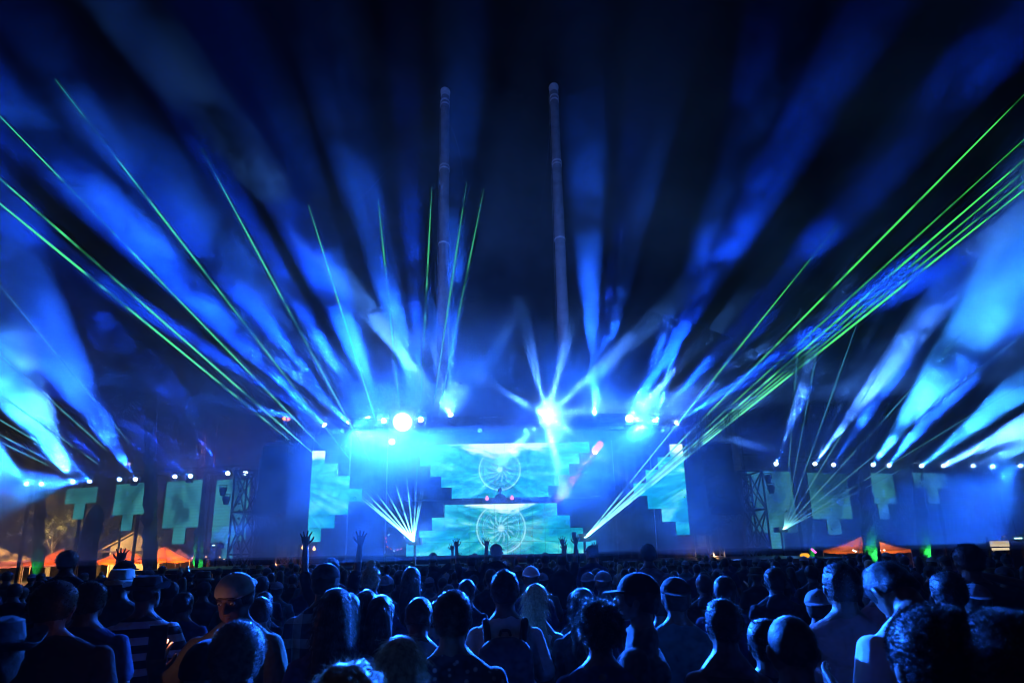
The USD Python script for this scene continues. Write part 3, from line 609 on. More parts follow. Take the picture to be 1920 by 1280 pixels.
def stripes(name, a, b, sc, plaid=False):
    n = {'g': ('texture_coordinate', {}), 'x': ('separate_xyz', {}), 'm': ('math', {'math_type': 'multiply', 'value2': sc}), 'f': ('math', {'math_type': 'fraction'}), 'c': ('math', {'math_type': 'greater_than', 'value2': .52}),
         'k': ('mix', {'color1': a, 'color2': b}), 'p': ('principled_bsdf', {'roughness': .85, 'specular_ior_level': .25})}
    l = [('g.object', 'x.vector'), ('x.x' if plaid else 'x.z', 'm.value1'), ('m.value', 'f.value1'), ('f.value', 'c.value1'), ('c.value', 'k.fac'), ('k.color', 'p.base_color')]
    if plaid:
        n |= {'m2': ('math', {'math_type': 'multiply', 'value2': sc * .8}), 'f2': ('math', {'math_type': 'fraction'}), 'c2': ('math', {'math_type': 'greater_than', 'value2': .6}), 'av': ('math', {'math_type': 'multiply_add', 'value2': .5}), 'h': ('math', {'math_type': 'multiply', 'value2': .5})}
        l = [x for x in l if x[1] != 'k.fac'] + [('x.z', 'm2.value1'), ('m2.value', 'f2.value1'), ('f2.value', 'c2.value1'), ('c2.value', 'av.value1'), ('c.value', 'h.value1'), ('h.value', 'av.value3'), ('av.value', 'k.fac')]
    return usdkit.material(stage, '/World/Looks/' + name, n, l, surface='p.BSDF')
CLOTH['bright'] = plain('cloth_bright_white', (.74, .74, .74), .8, bump=.3, bscale=14, vary=.05, spec=.25)
CLOTH['striped'] = stripes('cloth_striped', (.015, .02, .025), (.34, .38, .37), 9.5)
CLOTH['plaid'] = stripes('cloth_plaid', (.03, .035, .06), (.34, .30, .30), 8.5, True)
CLOTH['floral'] = usdkit.material(stage, '/World/Looks/cloth_floral', {'g': ('texture_coordinate', {}), 'v': ('voronoi_texture', {'scale': 26.0}), 'r': ('rgb_ramp', {'ramp': [(.0, (.34, .30, .30)), (.22, (.2, .18, .2)), (.3, (.025, .025, .04))]}),
    'p': ('principled_bsdf', {'roughness': .85})}, [('g.object', 'v.vector'), ('v.distance', 'r.fac'), ('r.color', 'p.base_color')], surface='p.BSDF')
EYEW, EYED = plain('eye_white', (.7, .68, .65), .2), plain('eye_iris', (.04, .03, .02), .1)

def arm_pts(side, pose):
    """shoulder, elbow, wrist and the hand's direction and palm normal for a named pose; side -1 left, 1 right; the body faces +y"""
    s = np.array([.172 * side, 0, 1.392])
    P = {'down': ((.22 * side, -.08, -1), (.05 * side, .25, -1), (0, .1, -1), (-side, .2, 0)),
         'hold': ((.25 * side, -.02, -1), (-.35 * side, .85, .30), (-.3 * side, .8, .3), (-side, 0, .4)),
         'phone': ((.3 * side, .45, -.75), (-.35 * side, .75, .8), (-.2 * side, .3, 1), (0, -1, .2)),
         'pocket': ((.45 * side, -.25, -1), (-.30 * side, .35, -1), (-.1 * side, .3, -1), (-side, 0, 0)),
         'hips': ((.75 * side, -.25, -.8), (-.75 * side, .1, -.8), (-.5 * side, .3, -.8), (-side, -.3, 0)),
         'up': ((.22 * side, .10, 1), (.05 * side, .12, 1), (.06 * side, .08, 1), (0, 1, 0)),
         'upbent': ((.65 * side, .25, .55), (.02 * side, .25, 1), (-.05 * side, .1, 1), (0, 1, 0)),
         'uplow': ((.55 * side, .55, .05), (.05 * side, .35, 1), (0, .1, 1), (0, 1, 0)),
         'point': ((.15 * side, .9, .33), (.0 * side, 1, .30), (0, 1, .25), (0, -.2, -1)),
         'sidept': ((-.75 * 1, .35, .22), (-1, .25, .30), (-1, .2, .32), (0, 0, -1))}[pose]
    e = s + unit(P[0]) * .29; w_ = e + unit(P[1]) * .25
    return s, e, w_, P[2], P[3]

def person(name, label, loc, rz, H, top='tee', shirt='black', hair='short', hcol='brown', hat=None, hatmat=None, arms=('down', 'down'), yaw=0.0, nod=0.0, wide=1.0, seed=0, edge=.03, strands=0, group=None,
           face=False, extra=None, bottoms='denim', curl=.55, female=False, fingers=True):
    t = thing(name, label, 'person', loc, rz, H / 1.78, group)
    sw = wide * (.92 if female else 1.0); rnd = np.random.default_rng(seed + 5)
    def X(p): p = np.array(p, float); return p * [sw, 1, 1]
    EL = lambda c, r, k=2: ICO[k] * np.array(r) + np.array(c, float)
    # --- the bare body, one surface
    B = [hull(EL((0, 0, 1.30), (.150 * sw, .105, .12)), sp(X((.150, 0, 1.392)), .050), sp(X((-.150, 0, 1.392)), .050)),
         hull(EL((0, 0, 1.28), (.145 * sw, .10, .1)), EL((0, .01, 1.08), (.125 * sw, .092, .08))), hull(EL((0, .01, 1.08), (.125 * sw, .092, .08)), EL((0, 0, .95), (.15 * sw, .105, .08))),
         hull(sp((0, -.015, 1.53), .054), sp(X((.115, -.01, 1.415)), .038), sp(X((-.115, -.01, 1.415)), .038))]
    for s in (-1, 1):
        B += chain([X((.085 * s, 0, .90)), X((.105 * s, .02, .49)), X((.11 * s, -.01, .09))], (.088, .058, .04))
        B.append(hull(sp(X((.11 * s, -.02, .06)), .042), sp(X((.13 * s, .15, .035)), .03)))
    AR = {}
    for s, pose in zip((-1, 1), arms):
        a, e, w_, hd, pn = arm_pts(s, pose); a = X(a); sh = a - arm_pts(s, pose)[0]; e = e + sh; w_ = w_ + sh
        AR[s] = (a, e, w_); k = .86 if female else 1.0
        B += chain([a, e], (.050 * k, .038 * k)) + chain([e, e + (w_ - e) * .3, w_], (.038 * k, .039 * k, .027 * k))
        if fingers: B += hand(w_, np.array(hd), np.array(pn), 1 if pn is None else (1 if np.dot(np.cross(unit(hd), unit(pn)), (-s, 0, .01)) > 0 else -1), spread=.9 if pose.startswith('up') else .2, curl=.18 if pose.startswith('up') else curl)
        else: B.append(hull(sp(w_, .025, 0), sp(w_ + unit(hd) * .10, .03, 0), sp(w_ + unit(hd) * .15, .018, 0)))
    # --- head, turned about the neck
    Rh = trimesh.transformations.euler_matrix(-nod, 0, yaw, 'sxyz')[:3, :3]; piv = np.array([0, -.01, 1.54])
    def T(v): return (np.asarray(v, float) - piv) @ Rh.T + piv
    hs = .94 if female else 1.0
    hp = [EL((0, -.005, 1.675), (.076 * hs, .094, .098)), EL((0, .028, 1.645), (.066 * hs, .075, .085)), sp((0, .072, 1.572), .026), sp((.034, .055, 1.578), .022), sp((-.034, .055, 1.578), .022), sp((.055, .005, 1.605), .02), sp((-.055, .005, 1.605), .02)]
    B += [hull(*[T(p) for p in hp]), hull(sp((0, -.02, 1.47), .057), T(sp((0, -.012, 1.60), .058)))]
    B.append(hull(T(sp((0, .098, 1.668), .008)), T(sp((0, .122, 1.632), .0125)), T(sp((.016, .104, 1.626), .008)), T(sp((-.016, .104, 1.626), .008))))
    for s in (-1, 1): B.append(hull(T(EL((.081 * hs * s, -.008, 1.645), (.009, .017, .03), 1)), T(EL((.074 * hs * s, .006, 1.635), (.008, .01, .022), 1))))
    if face:
        B += [hull(T(EL((0, .090, 1.695), (.048, .014, .010), 1))), hull(T(EL((0, .098, 1.600), (.022, .010, .0055), 1))), hull(T(EL((0, .096, 1.589), (.019, .009, .005), 1)))]
    obj('body', soft(union(B), edge, 5), SKIN, t, smooth=True)
    if face:
        for s in (-1, 1):
            e_ = obj('eye', trimesh.Trimesh(T(EL((.032 * s, .090, 1.668), (.012, .010, .009))), trimesh.creation.icosphere(2).faces), EYEW, t, smooth=True)
            obj('iris', trimesh.Trimesh(T(EL((.032 * s, .0985, 1.667), (.0055, .003, .0055), 1)), trimesh.creation.icosphere(1).faces), EYED, e_, smooth=True)
            obj('eyebrow', soft(hull(T(EL((.018 * s, .104, 1.690), (.006, .004, .003), 1)), T(EL((.050 * s, .094, 1.692), (.006, .004, .0025), 1))), .01, 0), HAIRS[hcol], t, smooth=True)
    # --- clothes
    if top:
        g = .016 + .012 * (top in ('hoodie', 'jacket'))
        S = [hull(EL((0, 0, 1.30), (.155 * sw + g, .11 + g, .12)), sp(X((.152, 0, 1.392)), .048 + g * .7), sp(X((-.152, 0, 1.392)), .048 + g * .7)),
             hull(EL((0, 0, 1.28), (.152 * sw + g, .108 + g, .1)), EL((0, .01, 1.08), (.143 * sw + g, .105 + g, .08))), hull(EL((0, .01, 1.08), (.143 * sw + g, .105 + g, .08)), EL((0, 0, .93), (.162 * sw + g, .118 + g, .07)))]
        if top == 'tank':
            S = [hull(EL((0, 0, 1.26), (.150 * sw + g, .11 + g, .1)), sp(X((.098, -.01, 1.436)), .018 + g), sp(X((-.098, -.01, 1.436)), .018 + g))] + S[1:]
        else:
            S.append(hull(sp((0, -.012, 1.487), .060 + g * .5), sp(X((.125, -.008, 1.412)), .036 + g), sp(X((-.125, -.008, 1.412)), .036 + g)))
            for s in (-1, 1):
                a, e, w_ = AR[s]
                if top in ('tee',): S += chain([a, a + (e - a) * .68], (.047 + g * .8, .052 + g))
                else: S += chain([a, e, e + (w_ - e) * .86], (.047 + g * .8, .046 + g, .036 + g * .8))
        if top == 'hoodie': S.append(hull(T(EL((0, -.075, 1.50), (.085, .045, .055))), EL((0, -.09, 1.45), (.11, .04, .05))))
        if top == 'jacket': S.append(hull(EL((0, -.01, 1.505), (.075, .075, .025))))
        obj({'tee': 'tee_shirt', 'tank': 'tank_top', 'hoodie': 'hoodie', 'jacket': 'jacket', 'shirt': 'shirt'}[top], soft(union(S), edge, 6, .010 if edge < .03 else .006, 9, seed, (1.3, 1, .55)), CLOTH[shirt] if isinstance(shirt, str) else shirt, t, smooth=True)
    Tr = [hull(EL((0, 0, .95), (.160 * sw, .118, .06)), EL((0, 0, .87), (.165 * sw, .118, .06)))]
    for s in (-1, 1): Tr += chain([X((.085 * s, 0, .88)), X((.105 * s, .02, .49)), X((.11 * s, -.005, .10))], (.098, .074, .062))
    obj('trousers', soft(union(Tr), max(edge, .05), 3), CLOTH[bottoms], t, smooth=True)
    for s in (-1, 1): obj('shoe', soft(hull(sp(X((.11 * s, -.03, .055)), .052), sp(X((.11 * s, -.03, .02)), .045), sp(X((.135 * s, .17, .035)), .036), sp(X((.135 * s, .17, .015)), .032)), .06, 0), CLOTH['charcoal'], t, smooth=True)
    # --- hair
    HM = HAIRS[hcol]; hm_ = None
    sk = EL((0, -.010, 1.683), (.089 * hs, .105, .105))
    he = min(edge, .022)
    if hair in ('short', 'bun', 'long', 'curly', 'ponytail'):
        pts = [T(sk), T(EL((0, -.045, 1.625), (.072 * hs, .060, .075)))]
        cap = hull(*pts)
        cut = [hull(T(np.array([(x, y, z) for x in (-.2, .2) for y in (.056, .3) for z in (1.4, 1.705)])))]
        if hair != 'long': cut.append(hull(T(np.array([(x, y, z) for x in (-.2, .2) for y, z in ((.02, 1.62), (.3, 1.62), (.02, 1.4), (.3, 1.4), (-.2, 1.4), (-.2, 1.56))]))))
        cap = cap - union(cut)
        G = [cap]; nz, ns = (.004 if edge < .017 else .008), 26
        if hair == 'bun': G.append(hull(T(EL((0, -.055, 1.81), (.042, .042, .038)))))
        if hair == 'ponytail': G += [hull(T(sp((0, -.115, 1.68), .03)), T(sp((0, -.15, 1.6), .032))), hull(T(sp((0, -.15, 1.6), .032)), T(sp((0, -.125, 1.40), .014)))]
        if hair == 'curly': G.append(hull(T(EL((0, -.015, 1.70), (.102 * hs, .112, .105)))) - union(cut)); nz, ns = .026, 30
        if hair == 'long':
            G += [hull(T(EL((0, -.03, 1.66), (.088 * hs, .085, .09))), T(EL((0, -.055, 1.52), (.092, .065, .04)))), hull(T(EL((0, -.055, 1.52), (.092, .065, .04))), EL((0, -.085, 1.36), (.088, .05, .05)), EL((.01, -.10, 1.26), (.06, .025, .03)))]
            G = [union(G) - cut[0] - hull(T(np.array([(x, y, z) for x in (-.058, .058) for y in (.01, .3) for z in (1.2, 1.66)])))]; nz, ns = .011, 16
        hm_ = soft(union(G), he, 3, nz, ns, seed, (1, 1, .5 if hair == 'long' else 1))
        ho = obj('hair', hm_, HM, t, smooth=True)
    elif hair == 'shaved':
        hm_ = soft(hull(T(EL((0, -.010, 1.683), (.0795 * hs, .097, .098)))) - hull(T(np.array([(x, y, z) for x in (-.2, .2) for y in (.05, .3) for z in (1.4, 1.72)]))), he, 1); ho = obj('hair', hm_, HM, t, smooth=True)
    if not strands and hair and not hat: strands = 260 if edge > .04 else 800
    if strands and hm_ is not None:
        wd_ = .0016 if edge < .017 else .0028
        P, fi = trimesh.sample.sample_surface(hm_, strands, seed=seed); N = hm_.face_normals[fi]
        ctr = T([(0, -.01, 1.66)])[0]; k = 5; L = {'short': .012, 'shaved': .004, 'bun': .03, 'long': .05, 'curly': .026, 'ponytail': .03}[hair]
        L = L * (.6 if edge < .017 and hair != 'long' else 1) * (.4 + rnd.random(strands))[:, None]; dirv = N * (.8 if hair != 'long' else .35) + np.array([0, -.15, .25 if hair in ('short',) else -.5]) + rnd.normal(0, .18, (strands, 3))
        dirv /= np.linalg.norm(dirv, axis=1, keepdims=True); bend = rnd.normal(0, .6 if hair == 'curly' else .25, (strands, 3))
        C = np.stack([P + L * (dirv * u + bend * u * u * .6 - np.array([0, 0, .5]) * u * u * (.9 if hair == 'long' else .15)) for u in np.linspace(0, 1, k)], 1)
        bc = UsdGeom.BasisCurves.Define(stage, numbered(str(ho.GetPath()) + '/hair_strands'))
        bc.CreateTypeAttr('linear'); bc.CreateCurveVertexCountsAttr(Vt.IntArray([k] * strands)); bc.CreatePointsAttr(Vt.Vec3fArray.FromNumpy(C.reshape(-1, 3).astype(np.float32)))
        bc.CreateWidthsAttr(Vt.FloatArray.FromNumpy(np.tile(np.linspace(wd_, wd_ * .3, k), strands).astype(np.float32))); bc.SetWidthsInterpolation('vertex')
        UsdShade.MaterialBindingAPI.Apply(bc.GetPrim()).Bind(HM); keys(bc.GetPrim(), kind='stuff')
    # --- hats
    if hat:
        hmn = CLOTH[hatmat or 'black']
        if hat in ('cap', 'backcap'):
            f = 1 if hat == 'cap' else -1
            dome_ = hull(T(EL((0, -.008, 1.690), (.093, .108, .103)))) - hull(T(np.array([(x, y, z) for x in (-.3, .3) for y in (-.3, .3) for z in (1.4, 1.69)])))
            c_ = obj('cap', soft(dome_, .02, 2, .003, 30, seed), hmn, t, smooth=True)
            br_ = [hull(*[T(sp((x * .078, f * (.075 + .105 * (1 - x * x)) - .008, 1.700 - .022 * (1 - x * x) + .010 * (1 - abs(x))), .0035, 0)) for x in np.linspace(-1, 1, 9)], *[T(sp((x * .082, f * .05 - .008, 1.700), .0035, 0)) for x in (-1, -.5, 0, .5, 1)])]
            obj('brim', soft(union(br_), .02, 1), hmn, c_, smooth=True)
            obj('button', hull(T(EL((0, -.008, 1.795), (.008, .008, .005), 1))), hmn, c_, smooth=True)
        elif hat in ('fedora', 'bucket'):
            fe = hat == 'fedora'
            cr = lathe([(0, 1.80), (.055, 1.80), (.080, 1.785), (.094, 1.70), (.097, 1.695), (0, 1.695)] if fe else [(0, 1.80), (.07, 1.80), (.088, 1.79), (.1, 1.71), (0, 1.71)], 24)
            v = cr.vertices * [1, 1.12, 1]; v[:, 2] -= (.022 * np.exp(-(v[:, 0] / .03) ** 2) * (v[:, 2] > 1.79) if fe else 0); cr.vertices = T(v + [0, -.008, 0])
            c_ = obj('hat_crown', cr, hmn, t, smooth=50)
            R = .138 if fe else .145
            br_ = lathe([(.09, 1.704), (.115, 1.700), (R, 1.708 if fe else 1.665), (R, 1.703 if fe else 1.660), (.115, 1.694), (.09, 1.698), (.09, 1.704)], 32)
            v = br_.vertices * [1, 1.12, 1]
            if fe: v[:, 2] += .9 * np.maximum(np.abs(v[:, 0]) - .085, 0) - .25 * np.maximum(v[:, 1] - .09, 0) + .5 * np.maximum(-v[:, 1] - .11, 0)
            br_.vertices = T(v + [0, -.008, 0]); obj('hat_brim', br_, hmn, c_, smooth=50)
            bd = lathe([(.0945, 1.70), (.0985, 1.70), (.0965, 1.728), (.0925, 1.728), (.0945, 1.70)], 24); bd.vertices = T(bd.vertices * [1, 1.12, 1] + [0, -.008, 0]); obj('hat_band', bd, CLOTH['black' if hatmat != 'black' else 'charcoal'], c_, smooth=50)
        elif hat == 'beanie':
            obj('beanie', soft(hull(T(EL((0, -.012, 1.695), (.094, .109, .112)))) - hull(T(np.array([(x, y, z) for x in (-.3, .3) for y in (-.3, .3) for z in (1.4, 1.665)]))), .02, 2, .004, 30, seed), hmn, t, smooth=True)
    if extra: extra(t, AR, T, edge, X)
    return t

def backpack(t, AR, T, edge, X):
    b = obj('backpack', soft(hull(ICO[2] * [.15, .085, .10] + [0, -.20, 1.33], ICO[2] * [.165, .10, .11] + [0, -.20, 1.06]), .03, 3, .008, 12, 3), CLOTH['charcoal'], t, smooth=True)
    obj('pocket', soft(hull(ICO[1] * [.115, .03, .08] + [0, -.295, 1.10], ICO[1] * [.10, .03, .05] + [0, -.285, 1.20]), .03, 2), CLOTH['charcoal'], b, smooth=True)
    for s in (-1, 1): obj('strap', union(chain([(s * .10, -.14, 1.40), (s * .115, -.04, 1.485), (s * .12, .07, 1.44), (s * .13, .12, 1.28)], (.022, .022, .022, .02))), CLOTH['black'], b, smooth=True)
    obj('carry_loop', tube([(-.03, -.18, 1.43), (-.02, -.19, 1.46), (.02, -.19, 1.46), (.03, -.18, 1.43)], .008), CLOTH['black'], b)
def bottle_in(side):
    def f(t, AR, T, edge, X):
        a, e, w_ = AR[side]; p = w_ + np.array([-.02 * side, .04, .10])
        g = obj('drink_cup', lathe([(0, -.02), (.032, -.02), (.042, .11), (.039, .11), (.03, -.01), (0, -.01)], 14, p), plain('cup_plastic', (.6, .62, .65), .3), t)
    return f
def phone_in(side):
    def f(t, AR, T, edge, X):
        a, e, w_ = AR[side]; p = w_ + np.array([-.03 * side, .05, .10])
        ph = obj('phone', box(p[0] - .038, p[0] + .038, p[1], p[1] + .009, p[2] - .02, p[2] + .13), BLACK, t, smooth=False)
        obj('phone_screen', box(p[0] - .034, p[0] + .034, p[1] - .002, p[1] - .0005, p[2] - .012, p[2] + .122), emit('phone_glow', (.35, .55, 1), .25), ph, smooth=False)
    return f

def lit_phone(t, AR, T, edge, X):
    phone_in(1)(t, AR, T, edge, X); a, e, w_ = AR[1]
    lamp_light(t, w_ + np.array([-.05, .01, .16]), 1.6, (1, .42, .28), .02)  # added warm lamp beside the phone to light the bowed face

# ------------------------------------------------------------------ around the stage
G_WARM, G_GREEN = .12, .22
def lamp_light(parent, p, I, col, r=.08):
    l = UsdLux.SphereLight.Define(stage, numbered(str(parent.GetPath()) + '/glow')); l.CreateRadiusAttr(r); l.CreateIntensityAttr(float(I) * G_WARM); l.CreateColorAttr(col); l.CreateNormalizeAttr(True)
    l.AddTranslateOp().Set(Gf.Vec3d(*map(float, p)))
WARM = (1.0, .30, .03)
# performer behind the desk
p = at(937, 913.5, 19.3)
dj = person('person', 'performer in black behind the desk between the two screens, wrists lit pink', (p[0], 19.5, 3.004), math.pi, p[2] - 3.0, hair='short', hcol='black', shirt='black', arms=('hold', 'hold'), seed=77, edge=.02, face=True)
tb = thing('performer_desk', 'long black equipment desk between the two screens', 'desk', (p[0], 19.0, 3.004))
obj('front', box(-4.2, 4.2, -.32, -.28, .0, .99), BLACK, tb, smooth=False); obj('top', box(-4.2, 4.2, -.32, .32, .99, 1.03), BLACK, tb, smooth=False)
for k, x in enumerate((-.75, .05, .75)):
    d_ = obj('player', box(x - .17, x + .17, -.12, .25, 1.033, 1.12), BLACK, tb, smooth=False)
    obj('control_wheel', lathe([(0, 1.123), (.10, 1.123), (.10, 1.14), (0, 1.14)], 20, (x, .02, 0)), STEEL, d_)
for k, x in enumerate((-.52, .52)):
    g = thing('pink_glow_lamp', ('left', 'right')[k] + ' small pink lamp on the performer\'s desk', 'lamp', (p[0] + x, 18.85, 4.037))  # lamp shape stands in for the glowing wristbands
    obj('bulb', lathe([(0, 0), (.06, 0), (.075, .08), (.03, .2), (0, .21)], 12), emit('pink_glow', (1, .18, .42), 2.2), g); obj('base', lathe([(0, 0), (.08, 0), (.08, -.0), (0, .0)], 12), BLACK, g)
# small wheel of coloured bulbs
c = at(742, 1013, 16.9)
wl = thing('light_wheel', 'small wheel of red and white bulbs left of the green laser source', 'light wheel', c)
th = np.linspace(0, 2 * np.pi, 33)
obj('rim', tube([(.34 * math.cos(a), 0, .34 * math.sin(a)) for a in th], .012), BLACK, wl)
obj('post', bar((0, .05, -c[2] + .02), (0, .05, -.33), .02), BLACK, wl)
for k, a in enumerate(np.radians([20, 48, 140, 165, 185, 215, 240, 262, 285, 305])):
    rr = [.34, .37][k % 2]
    obj('bulb', bar((rr * math.cos(a - .09), -.02, rr * math.sin(a - .09)), (rr * math.cos(a + .09), -.02, rr * math.sin(a + .09)), .016), emit('bulb_red', (1, .12, .03), 1.6) if k not in (2, 7, 0) else emit('bulb_white', (.8, .85, 1), 1.5), wl)
# balloon
c = at(1353, 921, 15)
bn = thing('balloon', 'dark round balloon floating above the crowd right of the stage', 'balloon', c)
sphere = trimesh.creation.icosphere(3); sphere.vertices *= [.17, .17, .21]
obj('skin', sphere, plain('balloon_rubber', (.05, .05, .08), .25, spec=.6), bn, smooth=True); obj('knot', lathe([(0, -.24), (.03, -.235), (.012, -.21), (0, -.2)], 10), plain('balloon_rubber', (.05, .05, .08)), bn)
# street lamp, floodlight and the thin red pole
c = at(537, 785, 34)
sl = thing('street_lamp', 'orange street lamp glowing beyond the left side of the stage', 'street lamp', (c[0], 34, 0))
obj('pole', bar((.9, 0, -.6), (.9, 0, c[2] + .3), .07, 8, .045), STEEL, sl); obj('arm', tube([(.9, 0, c[2] + .3), (.5, 0, c[2] + .45), (.05, 0, c[2] + .3)], .035), STEEL, sl)
obj('lamp_head', lathe([(0, .3), (.12, .26), (.34, .1), (.33, .07), (0, .12)], 16, (0, 0, c[2])), STEEL, sl)
g = trimesh.creation.icosphere(2); g.vertices *= [.27, .27, .13]; g.vertices += [0, 0, c[2]]
obj('lamp_bulb', g, emit('sodium', (1, .20, .045), 7.0), sl, smooth=True)
lamp_light(sl, (0, -.1, c[2] - .3), 60, (1, .25, .04), .15)
c = at(243, 870, 33)
fl = thing('flood_lamp', 'single small white floodlight above the left wing', 'flood lamp', (c[0], 33, 0)); obj('pole', bar((0, 0, -.6), (0, 0, c[2] - .1), .06, 8), BLACK, fl)
obj('head', box(-.2, .2, -.1, .1, c[2] - .12, c[2] + .12), BLACK, fl, smooth=False); obj('lens', box(-.17, .17, -.13, -.103, c[2] - .09, c[2] + .09), emit('flood_white', (1, .75, .75), 2.0), fl, smooth=False)
c0, c1 = at(400, 868, 30), at(404, 778, 30)
fp = thing('flag_pole', 'thin red-lit pole standing beyond the left lattice tower', 'pole'); obj('mast', bar((c0[0], 30, -.6), (c0[0], 30, c1[2]), .07, 8, .05), plain('red_pole', (.5, .09, .05), .5), fp); obj('finial', trimesh.creation.icosphere(1, .1).apply_translation([c0[0], 30, c1[2] + .08]), STEEL, fp)
lamp_light(fp, (c0[0] + .5, 29.2, c0[2] + .4), 70, (1, .12, .03), .05)

# tents ---------------------------------------------------------------
def fabric(name, col):
    return usdkit.material(stage, '/World/Looks/' + name, {'d': ('diffuse_bsdf', {'color': col}), 't': ('translucent_bsdf', {'color': col}), 'm': ('mix_closure', {'fac': .5})}, [('d.BSDF', 'm.closure1'), ('t.BSDF', 'm.closure2')], surface='m.closure')
FABO, FABC, FABP = fabric('tent_orange', (.62, .26, .07)), fabric('tent_cream', (.7, .6, .42)), fabric('tent_mauve', (.42, .22, .22))
def tent(px, py, half, eave_py, Yd, label, mat, I, col=WARM, text=None, zg=-.6, pitch=.55):
    ap = at(px, py, Yd); hw = half * Yd / F; ez = at(px, eave_py, Yd)[2]
    t = thing('canopy_tent', label, 'tent', (ap[0], Yd, zg)); hz_, az = ez - zg, ap[2] - zg; vz = hz_ - .22
    n = 10
    for k in range(4):
        A_, B_ = [np.array(v) * hw for v in ((-1, -1), (1, -1), (1, 1), (-1, 1))][k], [np.array(v) * hw for v in ((-1, -1), (1, -1), (1, 1), (-1, 1))][(k + 1) % 4]
        rows = []
        for u in np.linspace(0, 1, 7):
            q_ = [np.append((A_ + (B_ - A_) * v) * (1 - u), hz_ + (az - hz_) * (u ** 1.35 * .9 + u * .1) - .10 * math.sin(math.pi * v) * (1 - u) ** 2) for v in np.linspace(0, 1, n)]
            rows.append(q_)
        g_ = np.array(rows).reshape(-1, 3); f_ = []
        for i in range(6):
            for j in range(n - 1):
                q0 = i * n + j; f_ += [[q0, q0 + 1, q0 + n + 1], [q0, q0 + n + 1, q0 + n]]
        obj('canopy_panel', (g_, np.array(f_)), mat, t, smooth=True)
        top_ = np.array(rows[0]); bot = top_ - [0, 0, .24] + np.array([[0, 0, .05 * (j % 2)] for j in range(n)]); v_ = np.vstack([bot, top_])
        obj('valance', (v_, np.vstack([[[j, j + 1, n + j + 1], [j, n + j + 1, n + j]] for j in range(n - 1)])), mat, t, smooth=False)
        obj('leg', bar((A_[0], A_[1], 0), (A_[0], A_[1], hz_), .03), STEEL, t)
        obj('ridge_pole', bar((A_[0], A_[1], hz_ - .02), (0, 0, az - .03), .02), STEEL, t)
    if text:
        tm = meshkit.text_mesh(text, .17, .004, True); b_ = tm.bounds
        tm.apply_transform(trimesh.transformations.rotation_matrix(math.pi / 2, [1, 0, 0])); tm.apply_translation([-hw * .9, -hw - .008, hz_ - .28])
        obj('lettering', tm, CLOTH['black'], t, smooth=False)
    obj('bulb', trimesh.creation.icosphere(2, .07).apply_translation([0, 0, hz_ - .05]), emit('tent_bulb', (1, .72, .4), 12), t, smooth=True)
    lamp_light(t, (0, -.1, hz_ - .3), I, col, .1)
    return t
tent(-18, 1018, 40, 1046, 44, 'pale yellow canopy tent cut by the left edge', FABC, 2600, (1, .50, .14))
tent(46, 1040, 36, 1058, 50, 'mauve canopy tent second from the left edge', FABP, 900, (1, .4, .25))
tent(118, 1028, 34, 1053, 46, 'reddish orange canopy tent left of the dark banner', FABO, 1500, (1, .26, .05))
tent(235, 1027, 30, 1051, 44, 'bright orange canopy tent in front of the gabled house, lettered valance', FABO, 2300, WARM, 'UBE S')
tent(309, 1023, 29, 1049, 44, 'bright orange canopy tent right of the dark palm trunk', FABO, 2300, WARM, 'UBE S')
tent(337, 1027, 17, 1048, 50, 'small grey-pink pointed canopy behind the bright orange tents', FABP, 500, (1, .4, .25))
tent(1617, 1004, 46, 1030, 38, 'wide brown-orange canopy tent behind the green-lit palm at right', FABO, 800, (1, .46, .16), zg=-.5)
# strings of bulbs
def bulbs(name, label, pts, Yd, col, s, r=.07):
    t = thing('bulb_string', label, 'string lights'); W_ = [at(*q_, Yd) for q_ in pts]
    obj('wire', tube([w_ + [0, 0, .12] for w_ in W_], .01, 4), BLACK, t)
    for w_ in W_: obj('bulb', lathe([(0, -.08), (.05, -.05), (.065, 0), (.03, .07), (.022, .12), (0, .12)], 10, w_) if r > .06 else trimesh.creation.icosphere(1, r).apply_translation(w_), emit(name, col, s), t)
bulbs('bulb_orange', 'three orange bulbs beside the lit stall left of the stage', [(568, 1026), (576, 1027), (589, 1028.5)], 20, (1, .38, .12), 5)
bulbs('bulb_pale', 'row of tiny white bulbs along the eave of the right tent', [(1600, 1031), (1604, 1033), (1621, 1030.5), (1640, 1030.5), (1650, 1031.5), (1658, 1031)], 36, (1, .9, .8), 4, .06)
bulbs('bulb_warm', 'scattered warm bulbs between the palm and the left lattice tower', [(361, 1045), (364, 1042), (381, 1047), (386, 1043), (412, 1044), (420, 1047)], 38, (1, .45, .2), 4, .06)
